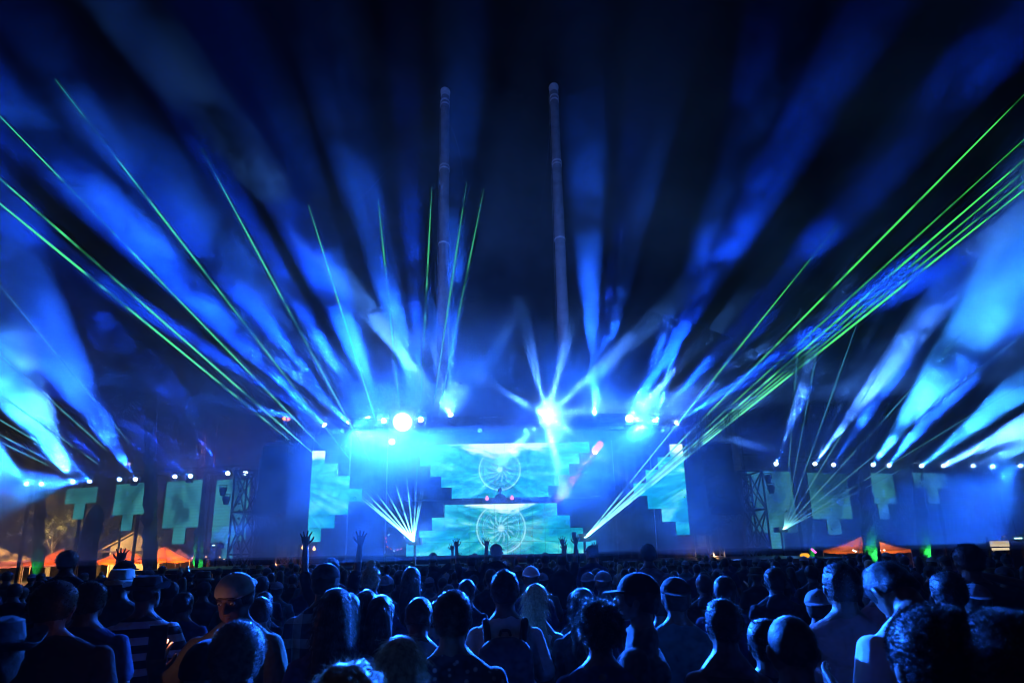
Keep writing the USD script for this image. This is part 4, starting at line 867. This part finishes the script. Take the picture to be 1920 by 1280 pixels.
# gabled house
c = at(258, 998, 60)
hs_ = thing('gabled_house', 'small house with a yellow-lit gable behind the orange tents', 'house', (c[0], 60, -.6)); ze = at(258, 1024, 60)[2] + .6; zt = c[2] + .6
SID = plain('house_siding', (.62, .52, .34), .8, vary=.1, bump=.2, bscale=6); RF = plain('house_shingle', (.10, .07, .06), .9)
hw = 3.3
obj('wall', box(-hw, hw, 0, 8, 0, ze), SID, hs_, smooth=False)
gv_ = np.array([(-hw, 0, ze), (hw, 0, ze), (0, 0, zt), (-hw, .2, ze), (hw, .2, ze), (0, .2, zt)]); obj('gable', hull(gv_), SID, hs_, smooth=False)
for s in (-1, 1):
    rf_ = obj('roof', hull(np.array([(s * (hw + .5), y, ze - .28 + dz) for y in (-.6, 8.4) for dz in (0, .14)] + [(0, y, zt + .05 + dz) for y in (-.6, 8.4) for dz in (0, .14)])), RF, hs_, smooth=False)
    obj('fascia', hull(np.array([(s * (hw + .5), y, ze - .40 + dz) for y in (-.66, -.605) for dz in (0, .2)] + [(0, y, zt - .08 + dz) for y in (-.66, -.605) for dz in (0, .2)])), plain('house_trim', (.45, .35, .22), .7), rf_, smooth=False)
wv = obj('window', box(-.42, .42, -.06, -.003, ze + .45, ze + 1.5), plain('house_trim', (.45, .35, .22), .7), hs_, smooth=False); obj('louvre', box(-.34, .34, -.085, -.063, ze + .52, ze + 1.43), SID, wv, smooth=False)
obj('porch_roof', box(-hw - 1.2, hw + .6, -2.0, -.01, ze - .7, ze - .55), RF, hs_, smooth=False)
for k in range(4): obj('porch_post', box(-hw - 1 + k * 2.7, -hw - .85 + k * 2.7, -1.95, -1.8, 0, ze - .71), SID, hs_, smooth=False)
lamp_light(hs_, (-2.0, -6.5, ze - .2), 14000, (1, .60, .22), .2)
# lit stalls behind the scaffolds
def stall(px0, px1, pyt, pyb, Yd, label, I, col):
    a, b = at(px0, pyt, Yd), at(px1, pyb, Yd); w_ = b[0] - a[0]; zt_ = a[2]
    t = thing('food_stall', label, 'stall', (a[0], Yd, 0))
    obj('back_wall', box(0, w_, 1.2, 1.25, 0, zt_ - .1), FABC if False else SID, t, smooth=False); obj('counter', box(0, w_, -.1, .3, 0, .95), SID, t, smooth=False)
    obj('header_board', box(0, w_ * .62, -.12, -.06, zt_ - .55, zt_), SID, t, smooth=False); obj('header_board', box(w_ * .68, w_, -.12, -.06, zt_ - .55, zt_), SID, t, smooth=False)
    for x in (.0, w_ * .65, w_ - .05): obj('post', box(x, x + .07, -.2, -.13, 0, zt_ + .2), BLACK, t, smooth=False)
    for x0, x1 in ((.1, w_ * .6), (w_ * .95, w_ * .7)): obj('diagonal_brace', bar((x0, -.18, 1.0), (x1, -.18, zt_ - .6), .035), BLACK, t)
    obj('canopy', box(-.1, w_ + .1, -.05, 1.3, zt_ + .003, zt_ + .06), BLACK, t, smooth=False)
    obj('lamp_bulb', trimesh.creation.icosphere(1, .06).apply_translation([w_ * .5, .5, zt_ - .35]), emit('tent_bulb', (1, .72, .4), 12), t)
    lamp_light(t, (w_ * .5, .5, zt_ - .5), I, col, .08); lamp_light(t, (w_ * .5, -1.2, zt_ - .9), I * .4, col, .08)
stall(519, 563, 1021, 1047, 21.5, 'orange-lit stall with braced front left of the stage', 30, (1, .36, .14))
stall(1300, 1338, 1003, 1040, 21.5, 'cream-lit stall behind scaffold braces right of the stage', 45, (1, .55, .22))
# menu boards at right
mb = thing('menu_board', 'bright cream lit boards above the crowd at the right edge', 'sign', at(1874, 1025, 22) * [1, 1, 0])
o_ = at(1874, 1025, 22)
for (x0, x1, y0, y1) in ((1857, 1871, 1013, 1024), (1874, 1889, 1013, 1024), (1860, 1890, 1026, 1031), (1864, 1868, 1033, 1041)):
    a, b = at(x0, y1, 22), at(x1, y0, 22); bx = obj('panel', box(a[0] - o_[0], b[0] - o_[0], -.05, 0, a[2], b[2]), emit('menu_glow', (1, .80, .48), .85), mb, smooth=False)
    obj('frame', box(a[0] - o_[0] - .03, b[0] - o_[0] + .03, .004, .06, a[2] - .03, b[2] + .03), BLACK, bx, smooth=False)
for x in (1858, 1888): a = at(x, 1030, 22); obj('post', box(a[0] - o_[0] - .03, a[0] - o_[0] + .03, .065, .12, 0, a[2] + .6), BLACK, mb, smooth=False)
t = thing('tube_lamp', 'short white-green tube lamp right of the lit boards', 'lamp', at(1909, 1008.5, 22)); obj('tube', bar((-.17, 0, 0), (.17, 0, 0), .03, 8), emit('tube_white', (.5, 1, .9), 4), t); obj('batten', box(-.19, .19, .03, .08, -.03, .05), BLACK, t, smooth=False); obj('hanger', bar((0, .05, .05), (0, .05, .9), .012), BLACK, t)
t = thing('small_lamp', 'small pale lamp above the lit boards', 'lamp', at(1882, 1004.5, 22)); obj('shade', lathe([(0, .07), (.05, .06), (.08, 0), (.07, 0), (0, .05)], 12), STEEL, t); obj('bulb', trimesh.creation.icosphere(1, .045), emit('menu_glow', (1, .80, .48), .85), t)
# glow stick and the small lit lantern in the crowd
p0, p1 = at(1521.5, 1028.5, 14), at(1529.5, 1035.5, 14)
t = thing('glow_stick', 'pink glow stick held up in the crowd at right', 'glow stick'); obj('tube', bar(p0, p1, .033, 8), emit('glow_pink', (1, .12, .75), 2.2), t); obj('cap', bar(p1, p1 + (p1 - p0) * .15, .036, 8), BLACK, t)
t = thing('paper_lantern', 'small amber lantern just above the heads at right', 'lantern', at(1509, 1041, 17)); obj('shade', lathe([(.05, -.09), (.12, -.07), (.16, 0), (.12, .07), (.05, .09)], 14), emit('amber_glow', (1, .42, .03), 1.1), t); obj('ring', lathe([(.045, .09), (.055, .09), (.055, .105), (.045, .105), (.045, .09)], 12), BLACK, t); obj('pole', bar((0, 0, -2), (0, 0, -.1), .012), BLACK, t)
# tall dark feather banner
c = at(180, 945, 31); d_ = at(184, 1060, 31)
fb_ = thing('feather_banner', 'tall dark vertical banner with a pale letter S, left wing', 'banner', (c[0], 31, -.6)); hh_ = c[2] + .6
zz = np.linspace(0.3, hh_, 18); wd = .62 * np.clip((hh_ - zz) / .8, .08, 1) ** .5
v_ = np.vstack([np.stack([-wd, .08 * np.sin(zz * 1.3), zz], 1), np.stack([wd, .08 * np.sin(zz * 1.3 + .4), zz], 1)])
obj('cloth', (v_, np.vstack([[[i, 18 + i, 19 + i], [i, 19 + i, i + 1]] for i in range(17)])), plain('banner_cloth', (.03, .035, .05), .8), fb_, smooth=True); obj('pole', bar((-.66, .02, 0), (-.66, .02, hh_ + .1), .03), BLACK, fb_)
tm = meshkit.text_mesh('S', .55, .006, True); tm.apply_transform(trimesh.transformations.rotation_matrix(math.pi / 2, [1, 0, 0])); tm.apply_translation([-.2, -.12, hh_ * .55]); obj('lettering', tm, plain('banner_letter', (.30, .31, .34), .7), fb_, smooth=False)

# palms ---------------------------------------------------------------
TR, FR = plain('palm_bark', (.17, .14, .10), .9, bump=.9, bscale=14, vary=.45, vscale=9), plain('palm_leaf', (.05, .085, .035), .6)
def palm(px, py_top, py_base, Yd, w_px, label, lean=0, green=0, seed=0):
    b, tp = at(px, py_base, Yd), at(px + lean, py_top, Yd); zg = -.3; r = w_px * Yd / F / 2; rg = np.random.default_rng(seed + 40)
    b = tp + (b - tp) * ((tp[2] - zg) / (tp[2] - b[2])); h = tp[2] - zg
    t = thing('palm_tree', label, 'palm tree', (b[0], Yd, zg)); dx = tp[0] - b[0]; N = 30; v = []; f = []
    for i in range(N + 1):
        u = i / N; rr = r * (1.15 - .3 * u) * (1.10 if i % 2 else .95)
        for j in range(12):
            a = 2 * math.pi * j / 12; k_ = rr * (1 + .12 * rg.normal()); v.append((dx * u + k_ * math.cos(a), k_ * math.sin(a), h * u))
    for i in range(N):
        for j in range(12):
            q0, q1 = i * 12 + j, i * 12 + (j + 1) % 12; f += [[q0, q1, q1 + 12], [q0, q1 + 12, q0 + 12]]
    obj('trunk', (np.array(v), np.array(f)), TR, t, smooth=False)
    for k in range(16):
        a = 2 * math.pi * k / 16 + rg.normal(0, .15); el = rg.uniform(-.5, 1.1); L = rg.uniform(2.0, 2.8); pts = []; vv = []; ff = []
        for u in np.linspace(0, 1, 9): pts.append(np.array([dx + math.cos(a) * L * u * math.cos(el * .6), math.sin(a) * L * u * math.cos(el * .6), h + L * (math.sin(el) * u * .7 - u * u * .8)]))
        sd = np.array([-math.sin(a), math.cos(a), 0])
        for i in range(8):
            for s in (-1, 1):
                for e in (0, .5):
                    c_ = pts[i] + (pts[i + 1] - pts[i]) * e; dd = pts[i + 1] - pts[i]; tip = c_ + sd * s * .55 * math.sin(math.pi * (i + 1.2) / 9.5) + dd * .7 - [0, 0, .18]
                    m0_ = len(vv); vv += [c_, c_ + dd * .35, tip]; ff.append([m0_, m0_ + 1, m0_ + 2])
        obj('frond', (np.array(vv), np.array(ff)), FR, t, smooth=False)
    if green:
        u_ = thing('ground_uplight', 'green ground lamp at the ' + ' '.join(label.split(' ')[:11]), 'flood lamp', (b[0] + .15, Yd - 1.3, zg + .1))
        obj('housing', lathe([(0, 0), (.12, 0), (.14, .2), (.11, .2), (.1, .1), (0, .1)], 12), BLACK, u_)
        obj('lens', lathe([(0, .105), (.09, .105), (.09, .13), (0, .14)], 12), emit('lens_green', (.1, 1, .2), 3), u_)
        spot(u_, np.array([0, 0, .3]), np.array([dx * .2, 1.3, 2.0]), 20, green * U * .009 * G_GREEN, (.03, 1.0, .16), 1.0)
palm(372, 770, 1050, 29.5, 14, 'palm trunk lit green right of the orange tents', lean=8, green=1.3, seed=1)
palm(281, 740, 1050, 27.5, 20, 'thick dark palm trunk in front of the gabled house', lean=2, seed=2)
palm(72, 790, 1060, 33, 14, 'palm trunk lit faint green among the left tents', lean=8, green=.35, seed=3)
palm(1521, 760, 1032, 31, 10, 'slender palm lit patchy green behind the pink glow stick', lean=-8, green=.5, seed=4)
palm(1631, 740, 1032, 28, 18, 'palm trunk lit bright green in front of the right tent', lean=-18, green=1.6, seed=5)
palm(1733, 760, 1028, 30, 15, 'leaning palm trunk lit green between the right tent and the lit boards', lean=-26, green=1.5, seed=6)
# dark trees beyond -----------------------------------------------------
LEAF = plain('tree_leaf', (.06, .075, .04), .7, vary=.5, vscale=2)
def tree(px, py, Yd, W_, label, seed, n=2600):
    tp = at(px, py, Yd); h = tp[2] + .6; rg = np.random.default_rng(seed + 90)
    t = thing('tree', label, 'tree', (tp[0], Yd, -.6))
    br_ = [bar((0, 0, 0), (.1, 0, h * .5), .28, 8, .16)]
    tips = []
    for k in range(9):
        a = rg.uniform(0, 6.28); e = np.array([math.cos(a) * W_ * rg.uniform(.3, .75), math.sin(a) * W_ * .6, h * rg.uniform(.55, .9)]); br_.append(bar((.1, 0, h * rg.uniform(.3, .5)), e, .10, 6, .03)); tips.append(e)
    obj('trunk', br_[0], TR, t)
    for b_ in br_[1:]: obj('limb', b_, TR, t)
    tips += [np.array([rg.normal(0, W_ * .4), rg.normal(0, W_ * .3), h * rg.uniform(.45, .95)]) for _ in range(10)]
    c_ = np.array(tips)[rg.integers(0, len(tips), n)] + rg.normal(0, 1, (n, 3)) * [W_ * .16, W_ * .16, h * .06]
    A_ = rg.normal(0, 1, (n, 3)); A_ /= np.linalg.norm(A_, axis=1, keepdims=True); B_ = np.cross(A_, rg.normal(0, 1, (n, 3))); B_ /= np.linalg.norm(B_, axis=1, keepdims=True); s_ = rg.uniform(.12, .3, (n, 1))
    v_ = np.stack([c_ - A_ * s_, c_ + B_ * s_ * .5, c_ + A_ * s_, c_ - B_ * s_ * .5], 1).reshape(-1, 3); q0 = np.arange(n) * 4
    obj('crown', (v_, np.vstack([np.stack([q0, q0 + 1, q0 + 2], 1), np.stack([q0, q0 + 2, q0 + 3], 1)])), LEAF, t, smooth=False)
tree(108, 945, 56, 5.0, 'brownish leafy tree behind the left tents', 1)
tree(20, 930, 60, 6.0, 'broad dark tree at the left edge behind the tents', 2)
tree(200, 955, 66, 6.0, 'dark tree behind the gabled house', 3)
tree(400, 960, 62, 6.0, 'dark tree behind the left lattice tower', 4)
tree(1570, 965, 60, 6.0, 'dark tree behind the second largest right wing screen', 5)
tree(1690, 950, 56, 5.5, 'dark tree between the two smaller right wing screens', 6)
tree(1800, 960, 58, 6.0, 'dark tree behind the right wing beyond the last screen', 7)
tree(1900, 940, 60, 6.5, 'dark tree at the right edge behind the lit boards', 8)

# ------------------------------------------------------------------ the people in the crowd
def put(px, py, Y, hat_extra=0.0):
    """foot point and height of a person whose head's crown is at a pixel, at depth Y"""
    p = at(px, py, Y); return (p[0], Y, 0.0), p[2] - hat_extra
def P(label, px, py, Y, hat_extra=0.0, lookat=None, rz=None, **kw):
    loc, H = put(px, py, Y, hat_extra)
    if rz is None: rz = -.6 * math.atan2(loc[0], Y)
    kw.setdefault('edge', .02 if Y < 4.5 else .03)
    return person('person', label, loc, rz, H, **kw)
n_ = iter(range(1, 999))
# --- the nearest rows, one by one
P('very close person at the left edge in a brimmed hat, only one side in view', -14, 1150, 1.55, .03, hat='fedora', hatmat='charcoal', shirt='black', yaw=.6, seed=1, edge=.018)
P('broad person in a plain black shirt left of the striped shirt', 108, 1088, 2.5, top='shirt', shirt='black', hair='short', hcol='black', wide=1.18, seed=2, arms=('hold', 'hold'), strands=500)
P('person in a dark navy tee right behind the striped shirt wearer', 172, 1090, 3.1, shirt='navy', hair='short', seed=3)
P('person in a pale straw bucket hat far left of the striped shirt', 231, 1066, 4.6, .02, hat='bucket', hatmat='cream', shirt='charcoal', seed=4, hair=None)
P('person in a dark fedora and a wide-striped tee', 279, 1077, 3.6, .02, hat='fedora', hatmat='charcoal', shirt='striped', wide=1.0, arms=('hold', 'pocket'), seed=5, yaw=-.25, hair='shaved', strands=0)
P('person facing the camera with head bowed, pale cap on backwards', 452, 1068, 2.75, .012, rz=math.pi + .1, hat='backcap', hatmat='cream', shirt='olive', face=True, nod=.35, arms=('hold', 'phone'), seed=6, extra=lit_phone, edge=.014, hair='short', wide=1.08)
P('close short-haired person below the backwards cap, hair edge lit blue', 452, 1165, 1.75, shirt='black', hair='short', hcol='grey', seed=7, strands=6000, edge=.016)
P('person at the left of the backwards cap in a dark top, shoulder lit blue', 392, 1208, 1.9, hair=None, hat='beanie', hatmat='black', shirt='black', seed=8)
P('person in a plaid shirt with a blue-rimmed cap', 612, 1055, 3.4, .01, hat='cap', hatmat='charcoal', top='shirt', shirt='plaid', seed=9, wide=1.05, hair='short')
P('long-haired person in front of the plaid shirt', 630, 1104, 2.5, hair='long', hcol='brown', shirt='navy', female=True, seed=10, strands=1500, arms=('down', 'hold'))
P('long-haired person just right of and behind the one before the plaid shirt', 652, 1112, 2.9, hair='long', hcol='black', shirt='black', female=True, seed=11, strands=600)
P('very close person with long blond hair glowing blue at the bottom edge', 752, 1193, 1.8, hair='long', hcol='blond', shirt='cream', female=True, seed=12, strands=5000, edge=.016)
P('top of a curly head at the very bottom edge', 653, 1262, 1.15, hair='curly', hcol='blond', shirt='black', female=True, seed=13, strands=2000, edge=.016)
P('short-haired person in a dark floral shirt near the bottom middle', 849, 1106, 2.2, top='shirt', shirt='floral', hair='short', hcol='brown', seed=14, strands=3500, edge=.016, wide=1.08)
P('person with a hair bun behind the long-haired pair', 697, 1062, 4.6, hair='bun', hcol='blond', shirt='charcoal', female=True, seed=15, strands=500)
P('long dark hair of a person in the middle distance left of the floral shirt', 771, 1063, 4.3, hair='long', hcol='brown', shirt='navy', female=True, seed=16, strands=400)
P('person with very long straight hair behind the long blond head', 687, 1107, 3.1, hair='long', hcol='black', shirt='black', female=True, seed=17)
P('long-haired person beside the very long straight hair', 715, 1115, 3.0, hair='long', hcol='brown', shirt='navy', female=True, seed=18, strands=400, yaw=-.3)
P('person with head bowed in a pale tee left of the floral shirt', 785, 1117, 2.9, hair='short', shirt='grey', seed=19, nod=.5, strands=300)
P('person with a dark backpack over a pale tee', 946, 1068, 3.0, hair='short', hcol='black', shirt='cream', extra=backpack, seed=20, strands=800, arms=('hold', 'hold'), edge=.018)
P('person in a pale cap right of the backpack', 995, 1060, 5.0, .012, hat='backcap', hatmat='white', shirt='navy', seed=21, hair=None)
P('long-haired person in a sleeveless top right of the backpack', 1004, 1094, 3.4, hair='long', hcol='blond', top='tank', shirt='cream', female=True, seed=22, strands=900, yaw=-.5)
P('long-haired person with a smooth blue rim left of the capped profile', 1091, 1102, 3.2, hair='long', hcol='brown', shirt='black', female=True, seed=23, strands=900)
P('person with a tight curly head in a navy tee before the capped profile', 1122, 1134, 2.3, hair='curly', hcol='black', shirt='navy', seed=24, strands=3500, edge=.018, nod=.15)
P('person in a grey cap in the middle distance left of the capped profile', 1130, 1069, 4.9, .012, hat='backcap', hatmat='grey', shirt='navy', seed=25, hair=None)
P('person in profile wearing a dark peaked cap and open jacket, facing left', 1192, 1072, 2.5, .012, rz=1.15, hat='cap', hatmat='black', top='jacket', shirt='charcoal', hair='short', hcol='black', arms=('hold', 'phone'), seed=26, face=True, edge=.015, strands=300, extra=phone_in(1))
P('tall person in a pale tee standing out of the crowd right of the screen', 1214, 1020, 6.3, hair='short', hcol='black', shirt='grey', seed=27, wide=1.12)
P('person in a dark tee right of the capped profile', 1264, 1080, 3.0, .012, hat='backcap', hatmat='black', shirt='teal', hair='short', seed=28, wide=1.1)
P('dark-haired person in a tank top, bare shoulder lit blue', 1352, 1122, 2.3, hair='short', hcol='black', top='tank', shirt='black', female=True, seed=29, strands=900, edge=.018, arms=('hold', 'down'))
P('close dark shaved head at lower right, left shoulder lit blue', 1478, 1152, 1.75, hair='shaved', hcol='black', shirt='navy', seed=30, strands=1500, edge=.016, wide=1.1)
P('head half hidden behind the close shaved head', 1432, 1160, 2.3, hair='short', hcol='black', shirt='black', seed=31)
P('person in a maroon tee with one arm out to the left', 1572, 1056, 2.65, shirt='maroon', hair='short', hcol='black', arms=('hips', 'down'), seed=32, wide=1.12, edge=.018)
P('second maroon tee just behind the first, in a knit hat', 1640, 1062, 3.6, .01, shirt='maroon', hat='beanie', hatmat='charcoal', hair=None, seed=33)
P('person in a white top lit bright blue, turned to the left', 1690, 1022, 2.1, rz=.2, hair='short', hcol='black', shirt='bright', wide=1.3, female=True, seed=34, yaw=-.3, strands=1200, edge=.016, arms=('hold', 'hold'), nod=1.05)
P('very close dark head low at the right, left of the rightmost head', 1745, 1138, 1.12, hair='short', hcol='black', shirt='black', seed=35, strands=9000, edge=.014, yaw=.2)
P('rightmost very close head with cropped hair', 1868, 1148, 1.02, hair='short', hcol='brown', shirt='black', seed=36, strands=9000, edge=.014, yaw=.1)
P('tall person in black standing out against the lit sign at right', 1811, 1021, 3.9, hair='short', hcol='black', shirt='black', top='shirt', wide=1.2, seed=37)
P('person in a pink tee behind the two close heads at right', 1772, 1072, 3.0, hair='short', hcol='black', shirt='pink', seed=38, wide=1.05)
P('person at the right edge pointing an arm to the left', 2032, 1017, 4.0, rz=0, hair='short', shirt='black', arms=('sidept', 'down'), seed=39)
P('person in a dark hoodie in the middle distance right of the tank top', 1450, 1064, 4.3, hair='short', shirt='black', top='hoodie', seed=40)
# --- raised arms
P('person with both bare arms raised in front of the left stepped screen', 622, 1046, 5.6, hair='short', hcol='black', shirt='black', arms=('up', 'up'), seed=41, edge=.018, wide=1.25)
P('person raising both open hands before the lower screen', 884, 1040, 9.0, hair='short', shirt='black', arms=('up', 'up'), seed=42, edge=.018, wide=1.15)
P('person raising one bent arm at the left of the lower screen', 812, 1036, 10.5, hair='short', shirt='black', arms=('down', 'upbent'), seed=43, edge=.02)
P('person raising a loose fist before the lower screen', 890, 1037, 11.5, hair='long', hcol='brown', shirt='navy', female=True, arms=('uplow', 'down'), seed=44, edge=.02)
P('person in a cap seen against the lower screen wheel', 930, 1019, 9.2, .012, hat='cap', hatmat='black', hair='short', shirt='black', seed=45, yaw=-1.0)
P('person raising one open hand right of the lower screen wheel', 1022, 1036, 9.5, hair='short', shirt='black', arms=('down', 'upbent'), seed=46, edge=.018)
P('person lifting a small open hand under the lower screen wheel', 995, 1038, 10.5, hair='short', shirt='navy', arms=('uplow', 'down'), seed=47, edge=.02)
P('person holding a drink up high before the lower screen', 1053, 1037, 8.4, hair='short', shirt='black', arms=('down', 'up'), seed=48, edge=.018, extra=bottle_in(1))
P('person with two hands raised together right of the held-up drink', 1080, 1036, 9.0, hair='bun', shirt='black', female=True, arms=('up', 'upbent'), seed=49, edge=.018)
P('person in a cap at the right end of the lower screen', 1110, 1021, 8.5, .012, hat='cap', hatmat='charcoal', hair='short', shirt='navy', seed=50, yaw=.8)
P('person with dark hair rising above the crowd left of the dim tower', 130, 1032, 6.0, hair='short', hcol='black', shirt='black', seed=51, arms=('down', 'uplow'))
P('person in a black cap above the crowd in front of the orange tents', 236, 1050, 5.5, .012, hat='cap', hatmat='black', hair='short', shirt='black', seed=52, yaw=-.4)

# --- the packed crowd, ten looks repeated
LOOKS = [('dark silhouette of a short-haired person deep in the crowd', dict(hair='short', hcol='black', shirt='black', arms=('hold', 'hold'))),
         ('person with short brown hair and navy tee deep in the crowd', dict(hair='short', hcol='brown', shirt='navy', arms=('down', 'down'), wide=1.1)),
         ('long-haired person in black deep in the crowd', dict(hair='long', hcol='brown', shirt='black', female=True, arms=('hold', 'down'))),
         ('person in a dark peaked cap deep in the crowd', dict(hair='short', hat='cap', hatmat='charcoal', shirt='charcoal', arms=('down', 'down'))),
         ('person in a pale cap turned backwards deep in the crowd', dict(hair='short', hat='backcap', hatmat='grey', shirt='teal', arms=('hold', 'hold'), wide=1.08)),
         ('person with hair in a bun deep in the crowd', dict(hair='bun', hcol='blond', shirt='navy', female=True, arms=('hold', 'hold'))),
         ('long blond hair of a person deep in the crowd', dict(hair='long', hcol='blond', shirt='grey', female=True, arms=('down', 'down'), yaw=.5)),
         ('person in a bucket hat deep in the crowd', dict(hair=None, hat='bucket', hatmat='olive', shirt='black', arms=('hold', 'hold'))),
         ('person with a big curly head of hair deep in the crowd', dict(hair='curly', hcol='black', shirt='black', arms=('down', 'hold'))),
         ('person with a shaved head and grey tee deep in the crowd', dict(hair='shaved', hcol='black', shirt='grey', arms=('hold', 'hold'), wide=1.12, yaw=-.5)),
         ('person in a hooded top deep in the crowd', dict(hair='short', hcol='brown', top='hoodie', shirt='charcoal', arms=('pocket', 'pocket')))]
TAKEN = [tuple(p.GetAttribute('xformOp:translate').Get())[:2] for p in stage.GetPrimAtPath('/World').GetChildren() if p.GetCustomDataByKey('category') == 'person']
spots = []
for _ in range(9000):
    y = 3.2 + 13.2 * RNG.random() ** .8; x = (RNG.random() * 2 - 1) * (y * 1.14 + .5)
    if y > 16.5 - max(0, abs(x + .5) - 6.5) * .9: continue
    gap = .40 + .34 * meshkit.noise(np.array([x * .6 + 50, y * .6, 3.0]), 4) + .012 * y
    if all((x - a) ** 2 + (y - b) ** 2 > gap ** 2 for a, b in TAKEN): spots.append((x, y)); TAKEN.append((x, y))
spots.sort(key=lambda p: p[1])
print('crowd', len(spots), flush=True)
protos = {}
def place_words(x, y, z):
    d = np.array([x, y, z]) - EYE; px = 960 + F * np.dot(d, CR) / np.dot(d, fw)
    zone = next(w for lim, w in ((260, 'left tents'), (480, 'larger left wing screens'), (720, 'left stepped screen'), (940, "lower screen's left half"), (1160, "lower screen's right half"),
                                 (1400, 'right stepped screen'), (1650, 'larger right wing screens'), (9999, 'right edge')) if px < lim)
    return ('front' if y < 6 else 'middle' if y < 10 else 'back') + ' rows before the ' + zone
people_ = []
for k, (x, y) in enumerate(spots[:300]):
    i = int(RNG.choice(len(LOOKS), p=np.array([5, 5, 4, 4, 2.4, 1.2, 2.2, .8, 1.3, 1.2, 2.2]) / 29.3)); lab, kw = LOOKS[i]
    H = 1.56 + .20 * RNG.random() - (.06 if kw.get('female') else 0)
    lab = lab.replace(' deep in the crowd', '').replace('dark silhouette of a ', '').replace('long blond hair of a person', 'person with long blond hair')
    people_.append([x, y, i, H, -.55 * math.atan2(x, y) + RNG.normal(0, .3), 'crowd: ' + lab, lab + ', ' + place_words(x, y, H)])
ALIKE = {}
for q_ in sorted(people_, key=lambda q_: q_[0] / q_[1]): ALIKE.setdefault(q_[6], []).append(q_)
for lab, qs in ALIKE.items():                                   # those alike in look and place are told apart by their order
    for k, q_ in enumerate(qs if len(qs) > 1 else ()): q_[6] = (('leftmost ' if k == 0 else 'rightmost ' if k == len(qs) - 1 else ORD[k] + ' ') + lab.replace('person with a big curly head of hair', 'curly-haired person').replace('person with short brown hair and navy tee', 'brown-haired person in navy').replace('person with a shaved head and grey tee', 'shaved person in grey tee')).strip()
for x, y, i, H, rz, grp, lab in people_:
    if i not in protos: protos[i] = person('person', lab, (x, y, 0), rz, H, seed=200 + i, edge=.045, group=grp, fingers=False, **LOOKS[i][1])
    else: copy(protos[i], (x, y, 0), rz, H / 1.78, lab, grp)
# beyond: heads a few pixels wide, one mass
if spots[300:]:
    pi = UsdGeom.PointInstancer.Define(stage, '/World/far_crowd'); keys(pi.GetPrim(), kind='stuff')
    pr = []
    for i in list(protos)[:6]:
        pr.append(protos[i].GetPath())
    pi.CreatePrototypesRel().SetTargets(pr)
    pi.CreateProtoIndicesAttr(Vt.IntArray([int(RNG.integers(len(pr))) for _ in spots[300:]]))
    pi.CreatePositionsAttr(Vt.Vec3fArray([Gf.Vec3f(float(x), float(y), 0) for x, y in spots[300:]]))
    pi.CreateScalesAttr(Vt.Vec3fArray([Gf.Vec3f(*([float(.94 + .1 * RNG.random())] * 3)) for _ in spots[300:]]))
